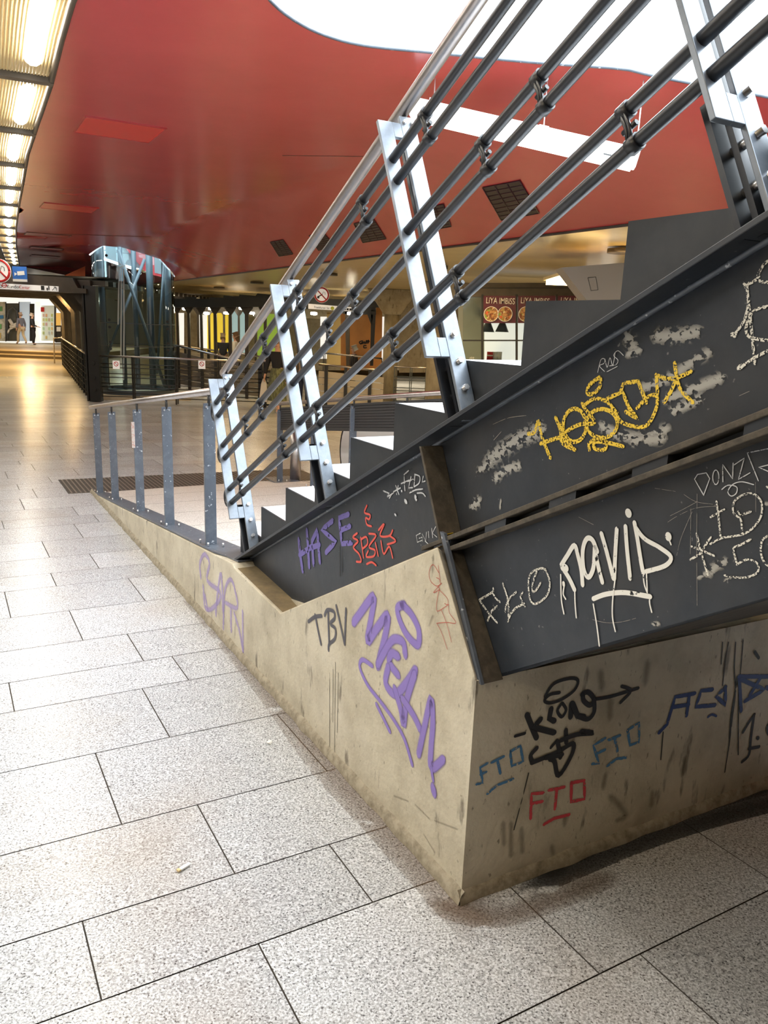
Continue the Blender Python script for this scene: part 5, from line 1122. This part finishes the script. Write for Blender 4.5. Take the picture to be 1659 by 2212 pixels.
tagpaint('graffiti_tag', 'dark blue tag ACAB running out of the picture', cw, mR, D, 960, 1400, .4213, [(GP['dblue'], 21, False, [[(1100, 432), (1140, 390), (1182, 250), (1282, 232)], [(1255, 240), (1240, 345)], [(1168, 302), (1250, 290)], [(1372, 212), (1315, 218), (1288, 300), (1385, 292)], [(1440, 200), (1392, 248), (1440, 290), (1438, 200)], [(1510, 145), (1520, 320)], [(1510, 145), (1700, 145)], [(1520, 160), (1640, 212), (1540, 270)], [(1620, 150), (1565, 240)], [(1650, 200), (1700, 230)]]), (GP['dblue'], 12, True, [[(1350, 352), (1370, 340), (1392, 348)]])])
tagpaint('graffiti_tag', 'black numeral and strokes at the right edge', cw, mR, D, 960, 1400, .4213, [(GP['black'], 15, True, [[(1588, 340), (1560, 380), (1530, 430)], [(1586, 345), (1570, 460), (1560, 545), (1525, 582)], [(1560, 515), (1612, 505)], [(1690, 365), (1655, 400), (1660, 440)], [(1590, 18), (1610, 50)]]), (GP['black'], 16, False, [[(1604, 458), (1607, 462)]])])
tagpaint('drip_streak', 'black paint runs down the concrete', cw, mR, D, 960, 1400, .4213, [(GP['drip'], 8, True, [[(1425, -30), (1422, 20), (1418, 80)], [(1455, -30), (1440, 60), (1425, 190)], [(1492, -30), (1485, 100), (1490, 240), (1470, 380), (1462, 470), (1436, 635)], [(1530, -40), (1522, 60), (1508, 240), (1505, 545)], [(1120, 430), (1108, 570)], [(1508, 145), (1470, 330), (1458, 500)], [(430, 640), (400, 760), (355, 930)]]), (GP['drip'], 16, True, [[(1500, 150), (1478, 300), (1468, 400)]])])
tagpaint('stain', 'brown damp stain', cw, mR, D, 960, 1400, .4213, [(GP['smudge'], 45, True, [[(825, 655), (815, 710)], [(850, 760), (900, 810), (930, 860), (890, 880)], [(1235, 570), (1220, 640)], [(1065, 745), (1062, 800)]]), (GP['smudge'], 60, True, [[(800, 130), (805, 200)], [(1040, 80), (1030, 170)], [(850, 270), (848, 350)]]), (GP['smudge'], 40, True, [[(340, 900), (340, 1060)], [(395, 930), (398, 1040)], [(620, 870), (615, 900)], [(550, 1020), (556, 1050)], [(300, 900), (305, 1000)]])], lift=.0004)
# tag on the orange wall
c = lambda x, y: atY(x, y, 24.99)
tagpaint('graffiti_tag', 'black scribble with a C below', ow, c, Vector((0, -1, 0)), 620, 600, .1567, [(GP['black'], 16, True, [[(1030, 870), (998, 885), (1010, 910), (1035, 895), (1020, 915)], [(1040, 870), (1045, 910), (1065, 880), (1075, 910), (1095, 865)], [(1100, 905), (1100, 870), (1118, 880), (1118, 905), (1120, 860), (1135, 880)], [(1090, 935), (1060, 935), (1060, 965), (1095, 965)]])], lift=.01)
# white paint running down the lift glass
ps = []
for pl in ([(243, 572), (254, 568), (266, 574), (254, 580), (252, 600)], [(258, 578), (256, 640), (255, 700)], [(262, 580), (262, 650), (261, 790)], [(267, 582), (268, 700), (267, 820)], [(236, 575), (236, 600)], [(240, 568), (262, 578), (274, 572)]):
    q = [onlift(x, y) for x, y in pl]
    if all(q): ps.append(q)
bm = NB(); uvl = bm.loops.layers.uv.new('uv')
for k, q in enumerate(ps): ribbon(bm, uvl, q, TC, .10 if k == 0 else .05, .012)
o = link('paint_streak', bm, paintmat('white_paint_run', (.75, .88, .92), .8, opac=.7), lf); o['label'] = 'white paint streaks'

# dirt and painted under-stair shade on the floor along the wedge
fm = lambda x, y: (lambda p: Vector((p.x, p.y, zfloor(p.x, p.y))))(onfloor(x, y))
MT['fdirt'] = paintmat('brown_floor_dirt', (.16, .095, .045), 1.0, opac=.42, grain=.28, gscale=9, fall=.2)
MT['fdark'] = paintmat('black_floor_shade', (.02, .02, .022), 1.0, opac=.75, grain=.30, gscale=6, fall=.25)  # deep shade under the stair, painted on the floor as black ribbons
for o in tagpaint('dirt_and_shade', 'brown dirt and painted black shade along the wall foot', fo, fm, Zv, 0, 0, 1, [(MT['fdirt'], 150, True, [[(430, 1300), (600, 1500), (740, 1680), (850, 1800), (930, 1885), (1000, 1960)]]), (MT['fdirt'], 90, True, [[(960, 1960), (1060, 1985), (1180, 1950), (1300, 1900)]]), (MT['fdark'], 120, True, [[(1180, 1900), (1350, 1830), (1500, 1780), (1690, 1730)]]), (MT['fdark'], 60, True, [[(1180, 1880), (1330, 1800), (1500, 1740), (1690, 1690)]])], lift=.0010): pass
# ------------------------------------------------------------------ people
MT['skin'] = mat('skin', (.62, .36, .26), .5)
def skinmesh(name, nodes, edges, root, m, parent, lv=2):
    me = bpy.data.meshes.new(name); keys = list(nodes); ix = {k: i for i, k in enumerate(keys)}
    me.from_pydata([nodes[k][0] for k in keys], [(ix[a], ix[b]) for a, b in edges], []); me.materials.append(m)
    o = bpy.data.objects.new(name, me); COL.objects.link(o); par(o, parent)
    md = o.modifiers.new('skin', 'SKIN'); md.use_smooth_shade = True
    for i, k in enumerate(keys):
        r = nodes[k][1]; sv = me.skin_vertices[0].data[i]; sv.radius = (r, r) if isinstance(r, (int, float)) else r; sv.use_root = (k == root)
    sd = o.modifiers.new('sub', 'SUBSURF'); sd.levels = lv; sd.render_levels = lv
    return o
def person(label, base, face, H, top, legs_, hair, shoes=(.04, .04, .045), skirt=None, pose=None, long_sleeve=True, hairlen=.10, white_shoes=False, group=None):
    """face: heading angle of the view direction in the ground plane"""
    t = thing('person', label, 'person', base, group); k = H/1.75; pose = pose or {}
    f = Vector((math.cos(face), math.sin(face), 0)); r_ = Vector((f.y, -f.x, 0))
    g = lambda x, y, z: base+(r_*x+f*y+Zv*z)*k
    aL = pose.get('aL', ((-.24, -.03, 1.13), (-.27, .03, .88))); aR = pose.get('aR', ((.24, -.03, 1.13), (.27, .03, .88)))
    lL = pose.get('lL', ((-.10, .05, .50), (-.10, -.02, .08))); lR = pose.get('lR', ((.10, .05, .50), (.10, -.02, .08)))
    N = {'pel': (g(0, 0, .95), .125*k), 'sp': (g(0, .01, 1.12), .115*k), 'ch': (g(0, .0, 1.32), .135*k), 'nk': (g(0, .0, 1.48), .052*k), 'hd0': (g(0, .02, 1.55), .062*k), 'hd': (g(0, .025, 1.64), .083*k), 'hd2': (g(0, .02, 1.70), .060*k), 'ns': (g(0, .105, 1.62), .012*k)}
    E_ = [('pel', 'sp'), ('sp', 'ch'), ('ch', 'nk'), ('nk', 'hd0'), ('hd0', 'hd'), ('hd', 'hd2'), ('hd', 'ns')]
    for sgn, (el, wr), s_ in ((-1, aL, 'L'), (1, aR, 'R')):
        N['sh'+s_] = (g(sgn*.175, 0, 1.40), .055*k); N['el'+s_] = (g(*el), .040*k); N['wr'+s_] = (g(*wr), .027*k)
        w = Vector(wr); d = (w-Vector(el)).normalized(); pm = w+d*.06
        N['pm'+s_] = (g(*pm), .030*k)
        E_ += [('ch', 'sh'+s_), ('sh'+s_, 'el'+s_), ('el'+s_, 'wr'+s_), ('wr'+s_, 'pm'+s_)]
        for fi, (off, ln) in enumerate(((-.026, .062), (-.009, .072), (.009, .068), (.026, .052))):
            a = pm+d*.035+Vector((0, off, 0)); b = a+d*ln*.55+Vector((-sgn*.008, 0, 0)); c = b+d*ln*.45+Vector((-sgn*.018, 0, 0))
            N['f%d%s' % (fi, s_)] = (g(*a), .0095*k); N['g%d%s' % (fi, s_)] = (g(*b), .0085*k); N['h%d%s' % (fi, s_)] = (g(*c), .007*k)
            E_ += [('pm'+s_, 'f%d%s' % (fi, s_)), ('f%d%s' % (fi, s_), 'g%d%s' % (fi, s_)), ('g%d%s' % (fi, s_), 'h%d%s' % (fi, s_))]
        a = w+d*.03+Vector((-sgn*.005, .035, 0)); b = a+d*.035+Vector((0, .015, 0)); N['ta'+s_] = (g(*a), .011*k); N['tb'+s_] = (g(*b), .009*k); E_ += [('pm'+s_, 'ta'+s_), ('ta'+s_, 'tb'+s_)]
    for sgn, (kn, an), s_ in ((-1, lL, 'L'), (1, lR, 'R')):
        N['hp'+s_] = (g(sgn*.09, 0, .88), .088*k); N['kn'+s_] = (g(*kn), .056*k); N['cf'+s_] = (g(kn[0]*.5+an[0]*.5, kn[1]*.5+an[1]*.5-.015, kn[2]*.5+an[2]*.5), .052*k); N['an'+s_] = (g(*an), .036*k); N['tt'+s_] = (g(an[0]*1.1, an[1]+.13, max(.03, an[2]-.045)), .032*k)
        E_ += [('pel', 'hp'+s_), ('hp'+s_, 'kn'+s_), ('kn'+s_, 'cf'+s_), ('cf'+s_, 'an'+s_), ('an'+s_, 'tt'+s_)]
    skinmesh('body', N, E_, 'pel', MT['skin'], t)
    c = lambda q: (N[q][0], N[q][1]+.016*k)
    tn = {q: (N[q][0], N[q][1]+.020*k) for q in ('pel', 'sp', 'ch', 'shL', 'shR', 'elL', 'elR')}; te = [('pel', 'sp'), ('sp', 'ch'), ('ch', 'shL'), ('ch', 'shR'), ('shL', 'elL'), ('shR', 'elR')]
    tn['nk2'] = (g(0, 0, 1.43), .075*k); te.append(('ch', 'nk2'))
    if long_sleeve:
        for s_ in 'LR': tn['wr'+s_] = (N['el'+s_][0].lerp(N['wr'+s_][0], .92), .042*k); te.append(('el'+s_, 'wr'+s_))
    skinmesh('top', tn, te, 'pel', mat('garment_top', top, .8), t)
    if skirt:
        bm = NB(); n = 24
        prof_ = [(1.06, .15, 0), (.98, .18, 0), (.75, .21, .01), (.5, .225, .02), (.28, .235, .02)]; prev = None
        for z, rr_, yy in prof_:
            cur = [bm.verts.new(g(math.cos(2*PI*i/n)*rr_*(1+.05*math.sin(i*2.2)*(1-z)), yy+math.sin(2*PI*i/n)*rr_*.85, z)) for i in range(n)]
            if prev:
                for i in range(n): bm.faces.new([prev[i], prev[(i+1) % n], cur[(i+1) % n], cur[i]]).smooth = True
            prev = cur
        sk = link('skirt', bm, mat('patterned_skirt', skirt, .85, noise_=((skirt[0]*2.2, skirt[1]*2.2, skirt[2]*1.9), 22, .45, .6, (1, 1, .4))), t)
    else:
        ln = {'pel': (N['pel'][0], N['pel'][1]+.012*k)}; le = []
        for s_ in 'LR':
            for q in ('hp', 'kn', 'cf'): ln[q+s_] = (N[q+s_][0], N[q+s_][1]+.018*k)
            ln['an'+s_] = (N['an'+s_][0], .055*k); le += [('pel', 'hp'+s_), ('hp'+s_, 'kn'+s_), ('kn'+s_, 'cf'+s_), ('cf'+s_, 'an'+s_)]
        skinmesh('trousers', ln, le, 'pel', mat('trouser_cloth', legs_, .8), t)
    sm_ = mat('shoe', shoes, .5)
    for s_ in 'LR': skinmesh('shoe', {'a': (N['an'+s_][0]-Zv*.035*k, .044*k), 'b': (N['tt'+s_][0], .041*k)}, [('a', 'b')], 'a', sm_, t)
    hm = mat('hair', hair, .6)
    hn = {'a': (g(0, -.012, 1.665), .090*k), 'b': (g(0, .01, 1.725), .070*k), 'c': (g(0, -.05, 1.60), .070*k)}; he = [('a', 'b'), ('a', 'c')]
    if hairlen > .12: hn['d'] = (g(0, -.075, 1.60-hairlen), .05*k); he.append(('c', 'd'))
    skinmesh('hair', hn, he, 'a', hm, t)
    em = MT['signblack']
    for sx in (-.032, .032): bm = NB(); disc(bm, g(sx, .090, 1.645), f, .010*k, .012*k, 8); link('eye', bm, em, t)
    bm = NB(); box(bm, g(0, .092, 1.573), r_*.022*k, f*.008*k, Zv*.005*k); link('mouth', bm, mat('lips', (.45, .14, .12), .5), t)
    return t, g
pb_ = railpt(600, 740, 18.2); pb_.z = zfloor(pb_.x, pb_.y)+.005
wt, g = person('woman in black jumper and long patterned green skirt walking with a white bag', pb_, math.radians(-100), 1.68, (.012, .012, .016), (.1, .1, .1), (.30, .15, .06), shoes=(.7, .68, .7), skirt=(.10, .11, .06), hairlen=.08,
       pose={'aL': ((-.25, -.05, 1.12), (-.25, .02, .86)), 'aR': ((.27, .0, 1.12), (.30, .06, .88)), 'lL': ((-.09, .12, .50), (-.09, .22, .09)), 'lR': ((.09, .02, .50), (.09, -.22, .12))})
bm = NB(); c = g(.33, .08, .52); prism(bm, [c+Vector((-.11, 0, -.26)), c+Vector((.10, 0, -.28)), c+Vector((.07, 0, .14)), c+Vector((.02, 0, .26)), c+Vector((-.02, 0, .26)), c+Vector((-.06, 0, .14))], Vector((0, .07, 0)))
b_ = link('plastic_bag', bm, mat('thin_white_bag', (.70, .66, .58), .5), bevel=.01); tag(b_, 'limp white plastic bag hanging from the hand of the woman in the skirt', 'bag')
def feet(x, y, Y, z0=None): p = atY(x, y, Y); p.z = z0 if z0 is not None else zfloor(p.x, p.y); return p
person('bald man in grey shirt and pale trousers at the far shop window', feet(48, 740, 45.2, .325), math.radians(150), 1.76, (.16, .17, .22), (.62, .52, .36), (.50, .36, .28), shoes=(.2, .12, .08), pose={'lL': ((-.10, .2, .5), (-.1, .25, .09)), 'lR': ((.1, .0, .5), (.1, -.25, .12))})
person('man in a black suit standing by the lit pillar of the far shop', feet(73, 740, 45.0, .325), math.radians(15), 1.76, (.012, .012, .015), (.012, .012, .015), (.5, .42, .36), pose={'aR': ((.25, .05, 1.10), (.20, .28, 1.02))})
person('person with fair curly hair in a black coat seen from behind, between the posts', feet(482, 760, 26.0, .0), math.radians(100), 1.66, (.03, .03, .035), (.03, .03, .04), (.42, .30, .15))
person('person in a cream top with brown ponytail beyond the black posts', feet(509, 760, 25.4, .05), math.radians(170), 1.68, (.80, .74, .62), (.2, .2, .25), (.16, .08, .03), hairlen=.2)
person('grey-haired person in black sitting low before the orange wall', feet(765, 760, 24.6, -.12), math.radians(200), 1.60, (.015, .015, .02), (.02, .02, .03), (.55, .55, .52))
person('figure in dark blue jeans hidden behind the second leg plate', feet(656, 855, 18.9, 0)+Vector((.0, 0, 0)), math.radians(-80), 1.66, (.45, .36, .26), (.012, .02, .06), (.2, .12, .06), shoes=(.45, .2, .15))
